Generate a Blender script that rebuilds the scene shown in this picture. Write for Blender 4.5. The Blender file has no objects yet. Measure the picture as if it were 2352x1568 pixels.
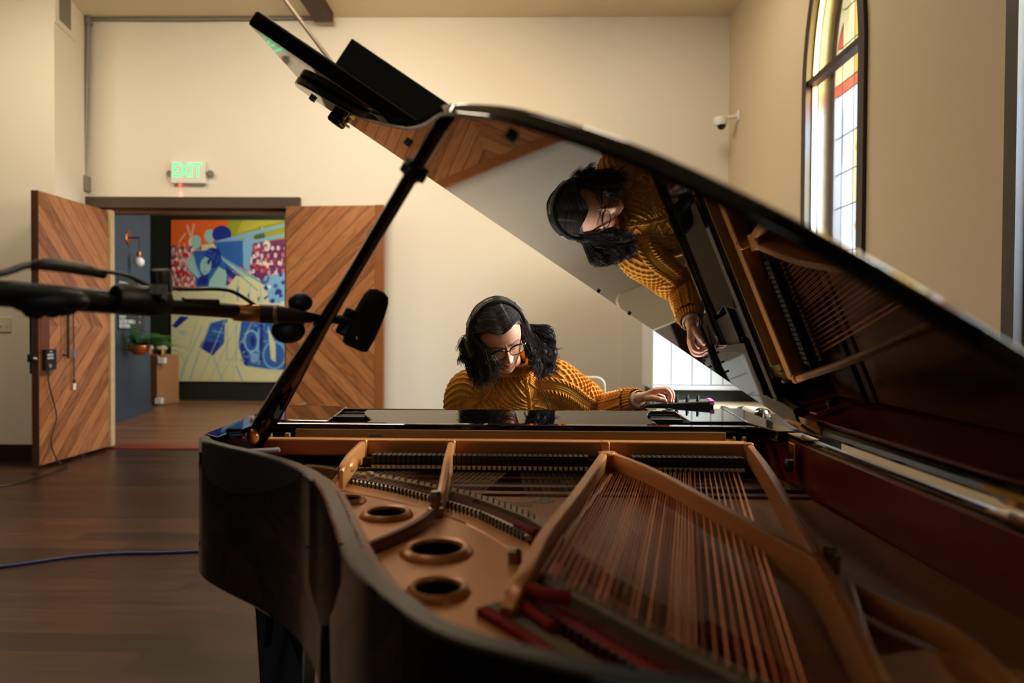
import bpy, bmesh, math, random
import numpy as np
from mathutils import Vector, Matrix, Euler
from mathutils.geometry import tessellate_polygon

S = bpy.context.scene
COL = S.collection
random.seed(7)
RNG = np.random.RandomState(5)
PI = math.pi
V = Vector

# ------------------------------------------------------------------ camera
F = 1568.0            # focal length in pixels of the 2352 x 1568 frame (24 mm on 36 mm)
CAM = V((0, 0, 1.23))
_th, _ps, _ro = 24 / F, 29 / F, 0.006
_f = V((-math.sin(_ps) * math.cos(_th), math.cos(_ps) * math.cos(_th), -math.sin(_th)))
_r = _f.cross(V((0, 0, 1))).normalized()
_u = _r.cross(_f)
CR = math.cos(_ro) * _r + math.sin(_ro) * _u
CU = -math.sin(_ro) * _r + math.cos(_ro) * _u
cam_data = bpy.data.cameras.new('camera')
cam_data.lens = 24.0
cam_data.sensor_width = 36.0
cam_data.sensor_fit = 'HORIZONTAL'
cam_data.clip_start = 0.05
cam_data.dof.use_dof = True
cam_data.dof.focus_distance = 2.22
cam_data.dof.aperture_fstop = 2.2
cam = bpy.data.objects.new('camera', cam_data)
COL.objects.link(cam)
cam.matrix_world = Matrix(((CR.x, CU.x, -_f.x, CAM.x), (CR.y, CU.y, -_f.y, CAM.y), (CR.z, CU.z, -_f.z, CAM.z), (0, 0, 0, 1)))
S.camera = cam


def ray(x, y):
    return _f + CR * ((x - 1176) / F) - CU * ((y - 784) / F)


def ay(x, y, Y):
    d = ray(x, y)
    return CAM + d * (Y / d.y)


def az(x, y, Z):
    d = ray(x, y)
    return CAM + d * ((Z - CAM.z) / d.z)


def ax(x, y, X):
    d = ray(x, y)
    return CAM + d * (X / d.x)


def lin(c):
    c /= 255.0
    return c / 12.92 if c <= 0.04045 else ((c + 0.055) / 1.055) ** 2.4


def rgb(r, g, b):
    return (lin(r), lin(g), lin(b), 1.0)


# ------------------------------------------------------------------ materials
def mat(name, col, rough=0.5, metal=0.0, ior=1.5, spec=None, coat=0.0, emit=None, estr=0.0, trans=0.0, alpha=1.0):
    m = bpy.data.materials.new(name)
    m.use_nodes = True
    p = m.node_tree.nodes['Principled BSDF']
    p.inputs['Base Color'].default_value = col
    p.inputs['Roughness'].default_value = rough
    p.inputs['Metallic'].default_value = metal
    p.inputs['IOR'].default_value = ior
    if spec is not None:
        p.inputs['Specular IOR Level'].default_value = spec
    if coat:
        p.inputs['Coat Weight'].default_value = coat
        p.inputs['Coat Roughness'].default_value = 0.03
    if emit:
        p.inputs['Emission Color'].default_value = emit
        p.inputs['Emission Strength'].default_value = estr
    p.inputs['Transmission Weight'].default_value = trans
    p.inputs['Alpha'].default_value = alpha
    return m


class NT:
    """small node builder"""
    def __init__(s, m):
        s.t = m.node_tree
        s.p = s.t.nodes['Principled BSDF']

    def new(s, typ, **kw):
        n = s.t.nodes.new(typ)
        for k, v in kw.items():
            setattr(n, k, v)
        return n

    def link(s, a, b):
        s.t.links.new(a, b)

    def math(s, op, a, b=None, c=None):
        n = s.new('ShaderNodeMath', operation=op)
        for i, x in enumerate((a, b, c)):
            if x is None:
                continue
            if isinstance(x, (int, float)):
                n.inputs[i].default_value = x
            else:
                s.link(x, n.inputs[i])
        return n.outputs[0]

    def noise(s, vec, scale, detail=4, rough=0.5):
        n = s.new('ShaderNodeTexNoise')
        n.inputs['Scale'].default_value = scale
        n.inputs['Detail'].default_value = detail
        n.inputs['Roughness'].default_value = rough
        if vec is not None:
            s.link(vec, n.inputs['Vector'])
        return n.outputs['Fac']

    def obj(s):
        return s.new('ShaderNodeTexCoord').outputs['Object']

    def sep(s, v):
        n = s.new('ShaderNodeSeparateXYZ')
        s.link(v, n.inputs[0])
        return n.outputs

    def comb(s, x, y, z):
        n = s.new('ShaderNodeCombineXYZ')
        for i, a in enumerate((x, y, z)):
            if isinstance(a, (int, float)):
                n.inputs[i].default_value = a
            else:
                s.link(a, n.inputs[i])
        return n.outputs[0]

    def ramp(s, fac, stops):
        n = s.new('ShaderNodeValToRGB')
        e = n.color_ramp.elements
        while len(e) < len(stops):
            e.new(0.5)
        for i, (p, c) in enumerate(stops):
            e[i].position = p
            e[i].color = c
        s.link(fac, n.inputs[0])
        return n.outputs[0]

    def mix(s, fac, a, b, blend='MIX'):
        n = s.new('ShaderNodeMix', data_type='RGBA', blend_type=blend)
        for sock, x in ((n.inputs[0], fac), (n.inputs[6], a), (n.inputs[7], b)):
            if isinstance(x, (int, float)):
                sock.default_value = x
            elif isinstance(x, tuple):
                sock.default_value = x
            else:
                s.link(x, sock)
        return n.outputs[2]

    def bump(s, h, strength=0.3, dist=0.01):
        n = s.new('ShaderNodeBump')
        n.inputs['Strength'].default_value = strength
        n.inputs['Distance'].default_value = dist
        s.link(h, n.inputs['Height'])
        s.link(n.outputs[0], s.p.inputs['Normal'])

    def base(s, c):
        s.link(c, s.p.inputs['Base Color'])


def noisy(m, col2, scale=6.0, bump=0.0, bscale=200.0, amount=0.5):
    n = NT(m)
    c1 = tuple(n.p.inputs['Base Color'].default_value)
    o = n.obj()
    f = n.math('MULTIPLY', n.noise(o, scale, 5), amount)
    n.base(n.mix(f, c1, col2))
    if bump:
        n.bump(n.noise(o, bscale, 3), bump, 0.002)
    return m


def plank_wood(name, width, length, cols, rough=0.4, along='x', groove=0.004, gloss_var=0.1):
    """straight floor boards along object x, rows along y"""
    m = mat(name, cols[0], rough)
    n = NT(m)
    o = n.sep(n.obj())
    a, b = (o[0], o[1]) if along == 'x' else (o[1], o[0])
    row = n.math('DIVIDE', b, width)
    ri = n.math('FLOOR', row)
    rf = n.math('FRACT', row)
    wn = n.new('ShaderNodeTexWhiteNoise', noise_dimensions='1D')
    n.link(ri, wn.inputs['W'])
    al = n.math('ADD', n.math('DIVIDE', a, length), n.math('MULTIPLY', wn.outputs['Value'], 7.3))
    bi = n.math('FLOOR', al)
    wn2 = n.new('ShaderNodeTexWhiteNoise', noise_dimensions='2D')
    n.link(n.comb(ri, bi, 0.0), wn2.inputs['Vector'])
    gv = n.comb(n.math('MULTIPLY', a, 2.2), n.math('MULTIPLY', b, 34.0), n.math('MULTIPLY', wn2.outputs['Value'], 30.0))
    g = n.noise(gv, 1.0, 6, 0.62)
    g2 = n.noise(n.comb(n.math('MULTIPLY', a, 1.1), n.math('MULTIPLY', b, 7.0), wn2.outputs['Value']), 1.0, 4)
    tone = n.math('ADD', n.math('MULTIPLY', wn2.outputs['Value'], 0.24), n.math('ADD', n.math('MULTIPLY', g, 0.50), n.math('MULTIPLY', g2, 0.34)))
    c = n.ramp(tone, [(0.22, cols[0]), (0.5, cols[1]), (0.8, cols[2])])
    gr = n.math('LESS_THAN', rf, groove / width)
    ef = n.math('LESS_THAN', n.math('FRACT', al), groove / length)
    gg = n.math('MAXIMUM', gr, ef)
    n.base(n.mix(n.math('MULTIPLY', gg, 0.75), c, (0.004, 0.003, 0.002, 1)))
    n.link(n.math('ADD', n.math('MULTIPLY', g, gloss_var), rough - gloss_var / 2), n.p.inputs['Roughness'])
    n.bump(n.math('SUBTRACT', n.math('MULTIPLY', g, 0.25), gg), 0.15, 0.002)
    return m


def chevron_wood(name, mid, step, cols, k=1.0, sgn=1.0, rough=0.4):
    """diagonal boards meeting at height mid; object x runs from the hinge to the free edge"""
    m = mat(name, cols[0], rough)
    n = NT(m)
    o = n.sep(n.obj())
    dz = n.math('SUBTRACT', o[2], mid)
    az_ = n.math('MULTIPLY', n.math('ABSOLUTE', dz), k)
    s = n.math('ADD', n.math('SUBTRACT', o[0], az_), 50.0)
    t = n.math('ADD', o[0], n.math('DIVIDE', n.math('ABSOLUTE', dz), max(k, .2)))
    q = n.math('DIVIDE', s, step)
    qi = n.math('FLOOR', q)
    qf = n.math('FRACT', q)
    up = n.math('GREATER_THAN', dz, 0.0)
    wn = n.new('ShaderNodeTexWhiteNoise', noise_dimensions='2D')
    n.link(n.comb(qi, up, 0.0), wn.inputs['Vector'])
    rv = wn.outputs['Value']
    wv = n.noise(n.comb(n.math('MULTIPLY', t, 1.6), n.math('MULTIPLY', s, 5.0), n.math('MULTIPLY', rv, 9.0)), 1.0, 3)
    gx = n.math('ADD', n.math('MULTIPLY', s, 26.0), n.math('MULTIPLY', wv, 9.0))
    g = n.noise(n.comb(n.math('MULTIPLY', t, 3.0), gx, n.math('MULTIPLY', rv, 20.0)), 1.0, 5, 0.6)
    gw = n.math('MULTIPLY', n.math('ADD', n.math('SINE', n.math('MULTIPLY', gx, 2.6)), 1.0), 0.5)
    tone = n.math('ADD', n.math('MULTIPLY', rv, 0.30), n.math('ADD', n.math('MULTIPLY', g, 0.55), n.math('MULTIPLY', gw, 0.10)))
    c = n.ramp(tone, [(0.22, cols[0]), (0.5, cols[1]), (0.85, cols[2])])
    groove = n.math('LESS_THAN', n.math('ABSOLUTE', n.math('SUBTRACT', qf, 0.5)), 0.0)
    gr = n.math('LESS_THAN', n.math('MINIMUM', qf, n.math('SUBTRACT', 1.0, qf)), 0.03)
    n.base(n.mix(n.math('MULTIPLY', gr, 0.85), c, (0.02, 0.009, 0.004, 1)))
    n.bump(n.math('SUBTRACT', n.math('MULTIPLY', g, 0.2), gr), 0.35, 0.004)
    return m


# ------------------------------------------------------------------ mesh builder
class MB:
    def __init__(s):
        s.v, s.f, s.m = [], [], []

    def add(s, vs, fs, mi=0):
        b = len(s.v)
        s.v += [tuple(p) for p in vs]
        s.f += [tuple(b + i for i in f) for f in fs]
        s.m += [mi] * len(fs)
        return s

    def box(s, lo, hi, mi=0):
        x0, y0, z0 = lo
        x1, y1, z1 = hi
        vs = [(x0, y0, z0), (x1, y0, z0), (x1, y1, z0), (x0, y1, z0), (x0, y0, z1), (x1, y0, z1), (x1, y1, z1), (x0, y1, z1)]
        return s.add(vs, [(0, 3, 2, 1), (4, 5, 6, 7), (0, 1, 5, 4), (1, 2, 6, 5), (2, 3, 7, 6), (3, 0, 4, 7)], mi)

    def obox(s, c, a, b, d, mi=0):
        """box from centre and three half vectors"""
        c, a, b, d = V(c), V(a), V(b), V(d)
        vs = [c + a * i + b * j + d * k for k in (-1, 1) for (i, j) in ((-1, -1), (1, -1), (1, 1), (-1, 1))]
        return s.add(vs, [(0, 3, 2, 1), (4, 5, 6, 7), (0, 1, 5, 4), (1, 2, 6, 5), (2, 3, 7, 6), (3, 0, 4, 7)], mi)

    def beam(s, a, b, w, h, up=(0, 0, 1), mi=0):
        a, b = V(a), V(b)
        d = (b - a).normalized()
        sd = d.cross(V(up)).normalized()
        u = sd.cross(d)
        return s.obox((a + b) / 2, (b - a) / 2, sd * w / 2, u * h / 2, mi)

    def tube(s, pts, r, n=8, cap=True, mi=0, closed=False):
        pts = [V(p) for p in pts]
        N = len(pts)
        rs = [r] * N if isinstance(r, (int, float)) else list(r)
        rings = []
        prev = None
        for i, p in enumerate(pts):
            if closed:
                d = pts[(i + 1) % N] - pts[i - 1]
            else:
                d = pts[min(i + 1, N - 1)] - pts[max(i - 1, 0)]
            if d.length < 1e-9:
                d = V((0, 0, 1))
            d.normalize()
            if prev is None:
                u = d.orthogonal().normalized()
            else:
                u = prev - d * prev.dot(d)
                u = u.normalized() if u.length > 1e-6 else d.orthogonal().normalized()
            prev = u
            w = d.cross(u)
            rings.append([p + (u * math.cos(2 * PI * k / n) + w * math.sin(2 * PI * k / n)) * rs[i] for k in range(n)])
        return s.loft(rings, cap and not closed, mi, loop=closed)

    def loft(s, rings, cap=True, mi=0, loop=False, open_ring=False):
        n = len(rings[0])
        vs = [p for r in rings for p in r]
        fs = []
        L = len(rings)
        for i in range(L if loop else L - 1):
            j = (i + 1) % L
            for k in range(n - 1 if open_ring else n):
                k2 = (k + 1) % n
                fs.append((i * n + k, i * n + k2, j * n + k2, j * n + k))
        if cap and not loop and not open_ring:
            fs.append(tuple(range(n - 1, -1, -1)))
            fs.append(tuple((L - 1) * n + k for k in range(n)))
        return s.add(vs, fs, mi)

    def ext(s, poly, vec, mi=0, mside=None):
        """polygon of 3D points pushed along vec"""
        n = len(poly)
        a = [V(p) for p in poly]
        b = [p + V(vec) for p in a]
        fs = [tuple(range(n - 1, -1, -1)), tuple(range(n, 2 * n))]
        s.add(a + b, fs, mi)
        s.add(a + b, [(k, (k + 1) % n, n + (k + 1) % n, n + k) for k in range(n)], mi if mside is None else mside)
        return s

    def prism(s, poly, z0, z1, mi=0, mside=None):
        return s.ext([(p[0], p[1], z0) for p in poly], (0, 0, z1 - z0), mi, mside)

    def holed(s, loops, z0, z1, mi=0):
        """slab with holes: loops[0] outer, the others holes, all in xy"""
        ls = [[V((p[0], p[1], 0)) for p in l] for l in loops]
        tri = tessellate_polygon(ls)
        flat = [p for l in ls for p in l]
        n = len(flat)
        vs = [(p.x, p.y, z1) for p in flat] + [(p.x, p.y, z0) for p in flat]
        fs = [tuple(t) for t in tri] + [tuple(i + n for i in reversed(t)) for t in tri]
        b = 0
        for l in ls:
            L = len(l)
            for k in range(L):
                k2 = (k + 1) % L
                fs.append((b + k, b + k2, n + b + k2, n + b + k))
            b += L
        return s.add(vs, fs, mi)

    def lathe(s, prof, o=(0, 0, 0), axis=(0, 0, 1), n=24, mi=0, cap=True):
        o, d = V(o), V(axis).normalized()
        u = d.orthogonal().normalized()
        w = d.cross(u)
        rings = [[o + d * h + (u * math.cos(2 * PI * k / n) + w * math.sin(2 * PI * k / n)) * r for k in range(n)] for r, h in prof]
        return s.loft(rings, cap, mi)

    def ball(s, c, r, nu=16, nv=10, mi=0, rot=None):
        r = (r, r, r) if isinstance(r, (int, float)) else r
        c = V(c)
        rings = []
        for i in range(nv + 1):
            t = PI * (i + 0.02) / (nv + 0.04)
            ring = []
            for k in range(nu):
                p = V((r[0] * math.sin(t) * math.cos(2 * PI * k / nu), r[1] * math.sin(t) * math.sin(2 * PI * k / nu), r[2] * math.cos(t)))
                if rot is not None:
                    p = rot @ p
                ring.append(c + p)
            rings.append(ring)
        return s.loft(rings, True, mi)

    def build(s, name, m, parent=None, smooth=35, bevel=0.0, seg=2, recalc=True, origin=None):
        me = bpy.data.meshes.new(name)
        vs = s.v
        if origin is not None:
            o = V(origin)
            vs = [tuple(V(p) - o) for p in s.v]
        me.from_pydata(vs, [], s.f)
        for x in (m if isinstance(m, (list, tuple)) else [m]):
            me.materials.append(x)
        if any(s.m):
            me.polygons.foreach_set('material_index', s.m)
        if recalc:
            b = bmesh.new()
            b.from_mesh(me)
            bmesh.ops.remove_doubles(b, verts=b.verts, dist=1e-6)
            bmesh.ops.recalc_face_normals(b, faces=b.faces)
            b.to_mesh(me)
            b.free()
        if smooth:
            me.shade_smooth()
            me.set_sharp_from_angle(angle=math.radians(smooth))
        ob = bpy.data.objects.new(name, me)
        COL.objects.link(ob)
        if origin is not None:
            ob.location = origin
        if parent is not None:
            put(ob, parent)
        if bevel:
            md = ob.modifiers.new('edge', 'BEVEL')
            md.width = bevel
            md.segments = seg
            md.limit_method = 'ANGLE'
            md.angle_limit = math.radians(40)
        return ob


def world_of(o):
    m = o.matrix_basis.copy()
    if o.parent is not None:
        m = world_of(o.parent) @ o.matrix_parent_inverse @ m
    return m


def put(ob, parent):
    ob.parent = parent
    ob.matrix_parent_inverse = world_of(parent).inverted()
    return ob


def thing(name, loc, label, cat, group=None):
    o = bpy.data.objects.new(name, None)
    o.empty_display_size = 0.05
    COL.objects.link(o)
    o.location = loc
    return tag(o, label, cat, group)


def tag(o, label, cat, group=None, kind=None):
    o['label'] = label
    o['category'] = cat
    if group:
        o['group'] = group
    if kind:
        o['kind'] = kind
    return o


def struct(o, label=None, cat=None):
    o['kind'] = 'structure'
    if label:
        o['label'] = label
    if cat:
        o['category'] = cat
    return o


def dup(o, parent, loc=None, rot=None):
    """copy of one part under the same parent, sharing its mesh"""
    c = o.copy()
    COL.objects.link(c)
    c.parent = parent
    c.matrix_parent_inverse = o.matrix_parent_inverse.copy()
    if loc is not None:
        c.location = loc
    if rot is not None:
        c.rotation_euler = rot
    return c


def spline(pts, n=8, closed=False):
    """Catmull-Rom through points (tuples of any dimension)"""
    P = [np.array(p, float) for p in pts]
    N = len(P)
    out = []
    for i in range(N if closed else N - 1):
        if closed:
            p0, p1, p2, p3 = P[i - 1], P[i], P[(i + 1) % N], P[(i + 2) % N]
        else:
            p1, p2 = P[i], P[i + 1]
            p0 = P[i - 1] if i > 0 else 2 * p1 - p2
            p3 = P[i + 2] if i + 2 < N else 2 * p2 - p1
        for k in range(n):
            t = k / n
            out.append(tuple(0.5 * ((2 * p1) + (p2 - p0) * t + (2 * p0 - 5 * p1 + 4 * p2 - p3) * t * t + (3 * p1 - p0 - 3 * p2 + p3) * t ** 3)))
    if not closed:
        out.append(tuple(P[-1]))
    return out


def offset_poly(poly, d):
    """shift a closed xy outline to its left by d"""
    n = len(poly)
    out = []
    for i in range(n):
        a, b, c = V(poly[i - 1]), V(poly[i]), V(poly[(i + 1) % n])
        e1, e2 = (b - a), (c - b)
        if e1.length < 1e-9 or e2.length < 1e-9:
            e1 = e2 = (c - a)
        n1 = V((-e1.y, e1.x)).normalized()
        n2 = V((-e2.y, e2.x)).normalized()
        nn = (n1 + n2)
        nn = nn.normalized() if nn.length > 1e-6 else n1
        k = 1 / max(0.5, nn.dot(n1))
        out.append((b.x + nn.x * d * k, b.y + nn.y * d * k))
    return out


def text_mesh(txt, size, extrude=0.001, bold=0.0, align='CENTER', space=1.0):
    """letters as mesh data lying in the xy plane"""
    cu = bpy.data.curves.new('lettering', 'FONT')
    cu.body = txt
    cu.size = size
    cu.extrude = extrude
    cu.offset = bold
    cu.align_x = align
    cu.align_y = 'CENTER'
    cu.space_character = space
    cu.resolution_u = 3
    t = bpy.data.objects.new('lettering', cu)
    COL.objects.link(t)
    dg = bpy.context.evaluated_depsgraph_get()
    dg.update()
    me = bpy.data.meshes.new_from_object(t.evaluated_get(dg))
    bpy.data.objects.remove(t)
    bpy.data.curves.remove(cu)
    vs = [V(v.co) for v in me.vertices]
    fs = [tuple(p.vertices) for p in me.polygons]
    bpy.data.meshes.remove(me)
    return vs, fs


def letters(mb, txt, size, o, xd, yd, extrude=0.001, bold=0.0, align='CENTER', space=1.0, mi=0, sx=1.0):
    vs, fs = text_mesh(txt, size, extrude, bold, align, space)
    o, xd, yd = V(o), V(xd).normalized(), V(yd).normalized()
    zd = xd.cross(yd)
    mb.add([o + xd * p.x * sx + yd * p.y + zd * p.z for p in vs], fs, mi)
    return mb
# ================================================================== THE ROOM
m_wall = noisy(mat('cream_paint', rgb(226, 217, 200), 0.55), rgb(218, 207, 188), 0.7, 0.05, 120)
m_wall2 = noisy(mat('tan_paint', rgb(206, 188, 156), 0.6), rgb(196, 176, 142), 0.7, 0.05, 120)
m_ceil = noisy(mat('ceiling_paint', rgb(238, 222, 194), 0.7), rgb(230, 212, 182), 0.8)
m_trim = noisy(mat('brown_trim_paint', rgb(74, 58, 46), 0.4), rgb(60, 46, 36), 3.0)
m_base = mat('dark_baseboard', rgb(44, 27, 18), 0.4)
m_floor = plank_wood('floor_boards', 0.15, 1.25, [rgb(22, 11, 6), rgb(43, 24, 13), rgb(76, 45, 27)], 0.34)
m_hfloor = plank_wood('hall_floor_boards', 0.13, 1.1, [rgb(84, 50, 30), rgb(120, 78, 50), rgb(150, 106, 74)], 0.33)
m_black = mat('black_plastic', rgb(14, 14, 15), 0.45)
m_blackm = mat('black_metal', rgb(16, 16, 17), 0.35, 0.4)
m_white = mat('white_plastic', rgb(226, 222, 212), 0.4)
m_grey = mat('grey_conduit_metal', rgb(128, 124, 114), 0.45, 0.2)
m_brass = mat('brass', rgb(190, 140, 62), 0.22, 1.0)
m_chrome = mat('chrome', rgb(200, 200, 204), 0.15, 1.0)

YB = 6.95       # face of the back wall
XR = 2.04       # face of the right wall
ZC = 4.40       # ceiling
DX0, DX1, DZ = -4.36, -2.42, 2.47   # door opening

o = MB().box((-7.6, -4.1, -0.1), (2.6, 6.98, 0)).build('floor', m_floor, smooth=0)
struct(o)
o = MB().box((-7.6, 6.98, -0.1), (0.5, 12.2, -0.002)).build('floor_hall', m_hfloor, smooth=0)
struct(o)
o = MB().box((-7.6, -4.1, ZC), (2.6, 7.2, ZC + 0.1)).build('ceiling', m_ceil, smooth=0)
struct(o)
b = MB()
b.box((-4.7, YB, 0), (DX0, YB + 0.15, ZC))
b.box((DX1, YB, 0), (2.4, YB + 0.15, ZC))
b.box((DX0, YB, DZ), (DX1, YB + 0.15, ZC))
b.box((0.968, 6.938, 0), (2.04, YB, ZC))
struct(b.build('wall_back', m_wall, smooth=0))
JX, JY = -4.35, 6.25
b = MB()
b.prism([(-7.6, JY), (JX, JY), (-4.50, YB), (-4.70, YB + .15), (-7.6, YB + .15)], 0, ZC)
struct(b.build('wall_left', m_wall, smooth=0))
struct(MB().box((-7.7, -4.1, 0), (-7.55, JY, ZC)).build('wall_left_far', mat('dark_curtain_paint', rgb(44, 36, 30), 0.8), smooth=0))  # unseen wall, coloured dark so the piano rim mirrors black
struct(MB().box((-7.6, -4.2, 0), (2.6, -4.1, ZC)).build('wall_front', mat('dim_wall_paint', rgb(44, 36, 30), 0.8), smooth=0))  # also out of view and kept dark for the lacquer's reflections


# right wall with lancet window openings
def lancet(y0, y1, z0, zs, R, inset=0.0, n=14):
    """closed outline in (y, z)"""
    y0, y1 = y0 + inset, y1 - inset
    w = y1 - y0
    z0 = z0 + inset
    R = R - inset
    h = math.sqrt(R * R - (R - w / 2) ** 2)
    am = math.asin(h / R)
    pts = [(y0, z0), (y1, z0)]
    for k in range(n + 1):
        a = am * k / n
        pts.append((y1 - R + R * math.cos(a), zs + R * math.sin(a)))
    for k in range(n - 1, -1, -1):
        a = am * k / n
        pts.append((y0 + R - R * math.cos(a), zs + R * math.sin(a)))
    return pts


WIN = [(4.17, 5.03), (2.03, 2.90), (-0.10, 0.77), (-2.25, -1.38)]  # last two added unseen behind the camera to let in light
WZ0, WZS, WRAD = 0.80, 2.95, 1.8
m_wood_dark = noisy(mat('dark_window_wood', rgb(40, 27, 19), 0.45), rgb(30, 19, 12), 5.0)
m_reveal = mat('white_reveal_paint', rgb(222, 208, 190), 0.5)
b = MB()
loops = [[V((-4.1, 0)), V((7.1, 0)), V((7.1, ZC)), V((-4.1, ZC))]] + [[V(p) for p in lancet(a, c, WZ0, WZS, WRAD)] for a, c in WIN]
tmp = MB().holed(loops, 0, 0.26)
b.add([(XR + p[2], p[0], p[1]) for p in tmp.v], tmp.f)
struct(b.build('wall_right', m_wall2, smooth=0))


def glassy(name, col, mixf=0.12):
    """coloured see-through pane with a glossy skin"""
    m = bpy.data.materials.new(name)
    m.use_nodes = True
    t = m.node_tree
    t.nodes.clear()
    out = t.nodes.new('ShaderNodeOutputMaterial')
    tr = t.nodes.new('ShaderNodeBsdfTransparent')
    tr.inputs[0].default_value = col
    gl = t.nodes.new('ShaderNodeBsdfGlossy')
    gl.inputs['Roughness'].default_value = 0.05
    mx = t.nodes.new('ShaderNodeMixShader')
    mx.inputs[0].default_value = mixf
    t.links.new(tr.outputs[0], mx.inputs[1])
    t.links.new(gl.outputs[0], mx.inputs[2])
    t.links.new(mx.outputs[0], out.inputs[0])
    return m


g_clear = glassy('clear_glass', (0.95, 0.97, 0.98, 1), 0.08)
g_amber = glassy('amber_glass', (1.0, 0.55, 0.12, 1), 0.06)
g_gold = glassy('pale_gold_glass', (1.0, 0.86, 0.45, 1), 0.06)
g_red = glassy('red_glass', (0.95, 0.15, 0.08, 1), 0.06)
g_mint = glassy('pale_green_glass', (0.72, 0.95, 0.66, 1), 0.06)
g_frost = glassy('pale_blue_glass', (0.86, 0.93, 1.0, 1), 0.06)
STAIN = [g_frost, g_gold, g_amber, g_red, g_mint]
m_lead = mat('window_lead', rgb(40, 38, 36), 0.5, 0.3)


def strip_frame(y0, y1, outer, inner, x0, x1):
    """ring between two lancet outlines, between planes x0 and x1"""
    A, B = outer, inner
    n = len(A)
    q = MB()
    vs = [(x0, p[0], p[1]) for p in A] + [(x0, p[0], p[1]) for p in B] + [(x1, p[0], p[1]) for p in A] + [(x1, p[0], p[1]) for p in B]
    fs = []
    for k in range(n):
        j = (k + 1) % n
        fs += [(k, j, n + j, n + k), (2 * n + k, 3 * n + k, 3 * n + j, 2 * n + j), (k, 2 * n + k, 2 * n + j, j), (n + k, n + j, 3 * n + j, 3 * n + k)]
    return q.add(vs, fs)


def half_width_at(y0, y1, z, ins):
    R = WRAD - ins
    if z <= WZS:
        return y0 + ins, y1 - ins
    d = R - math.sqrt(max(0, R * R - (z - WZS) ** 2))
    return y0 + ins + d, y1 - ins - d


for wi, (y0, y1) in enumerate(WIN):
    w = strip_frame(y0, y1, lancet(y0, y1, WZ0, WZS, WRAD, -0.03), lancet(y0, y1, WZ0, WZS, WRAD, 0.045), XR - 0.025, XR + 0.07).build('window_%d' % (wi + 1), m_wood_dark, smooth=30)
    struct(w, 'tall dark-framed lancet window with stained glass ' + ['in the middle of the right wall', 'at the right edge of the picture', 'just behind the camera', 'far behind the camera'][wi], 'window')
    # clear inner pane, transom and thin bead
    zt = 3.02
    a0, a1 = half_width_at(y0, y1, zt, 0.04)
    q = MB().box((XR - 0.012, a0, zt - 0.022), (XR + 0.05, a1, zt + 0.022))
    put(q.build('transom', m_wood_dark, smooth=0), w)
    P = lancet(y0, y1, WZ0, WZS, WRAD, 0.03)
    q = MB().ext([(XR + 0.035, p[0], p[1]) for p in P], (0.004, 0, 0))
    put(q.build('inner_pane', g_clear, smooth=0), w)
    put(strip_frame(y0, y1, lancet(y0, y1, WZ0, WZS, WRAD, 0.045), lancet(y0, y1, WZ0, WZS, WRAD, 0.058), XR + 0.02, XR + 0.05).build('bead', m_reveal, smooth=30), w)
    # splayed plaster reveal is the wall; stained panes sit in a dark sash outside it
    xs = XR + 0.20
    put(strip_frame(y0, y1, lancet(y0, y1, WZ0, WZS, WRAD, -0.01), lancet(y0, y1, WZ0, WZS, WRAD, 0.07), xs - 0.03, xs + 0.03).build('sash', m_wood_dark, smooth=30), w)
    q = MB()
    lead = MB()
    ys = [y0, y0 + 0.13, y0 + 0.30, y1 - 0.30, y1 - 0.13, y1]
    zs = [0.8, 1.05, 1.42, 1.80, 2.12, 2.36, 2.62, 2.92, 3.00, 3.25, 3.5, 3.75, 4.0]
    rr = random.Random(11 + wi)
    for i in range(5):
        for j in range(len(zs) - 1):
            za, zb = zs[j], zs[j + 1]
            la, lb = half_width_at(y0, y1, za, 0.05), half_width_at(y0, y1, min(zb, 3.84), 0.05)
            pa = (max(ys[i], la[0]), min(ys[i + 1], la[1]))
            pb = (max(ys[i], lb[0]), min(ys[i + 1], lb[1]))
            if pa[0] >= pa[1]:
                continue
            if pb[0] >= pb[1]:
                mid = min(max((pb[0] + pb[1]) / 2, la[0]), la[1])
                pb = (mid, mid + 0.001)
            edge = i in (0, 4)
            if zb > 3.02:
                mi = rr.choice([1, 2, 2, 3]) if edge else rr.choice([1, 2, 2])
            else:
                mi = 0 if edge else rr.choice([0, 0, 0, 4, 0, 1])
                if abs(za - 2.92) < 0.01:
                    mi = 3
            q.add([(xs, pa[0], za), (xs, pa[1], za), (xs, pb[1], zb), (xs, pb[0], zb)], [(0, 1, 2, 3)], mi)
            lead.tube([(xs, pa[0], za), (xs, pa[1], za)], 0.004, 5)
            lead.tube([(xs, pa[0], za), (xs, pb[0], zb)], 0.004, 5)
    for j in range(len(zs) - 3):       # amber diamonds down the middle
        if j % 2 == 1 and zs[j] < 2.5:
            yc, zc = (y0 + y1) / 2, (zs[j] + zs[j + 1]) / 2
            q.add([(xs - 0.004, yc - 0.10, zc), (xs - 0.004, yc, zc - 0.16), (xs - 0.004, yc + 0.10, zc), (xs - 0.004, yc, zc + 0.16)], [(0, 1, 2, 3)], 2)
    put(q.build('stained_panes', STAIN, smooth=0, recalc=False), w)
    put(lead.build('lead_came', m_lead, smooth=30), w)

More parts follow.
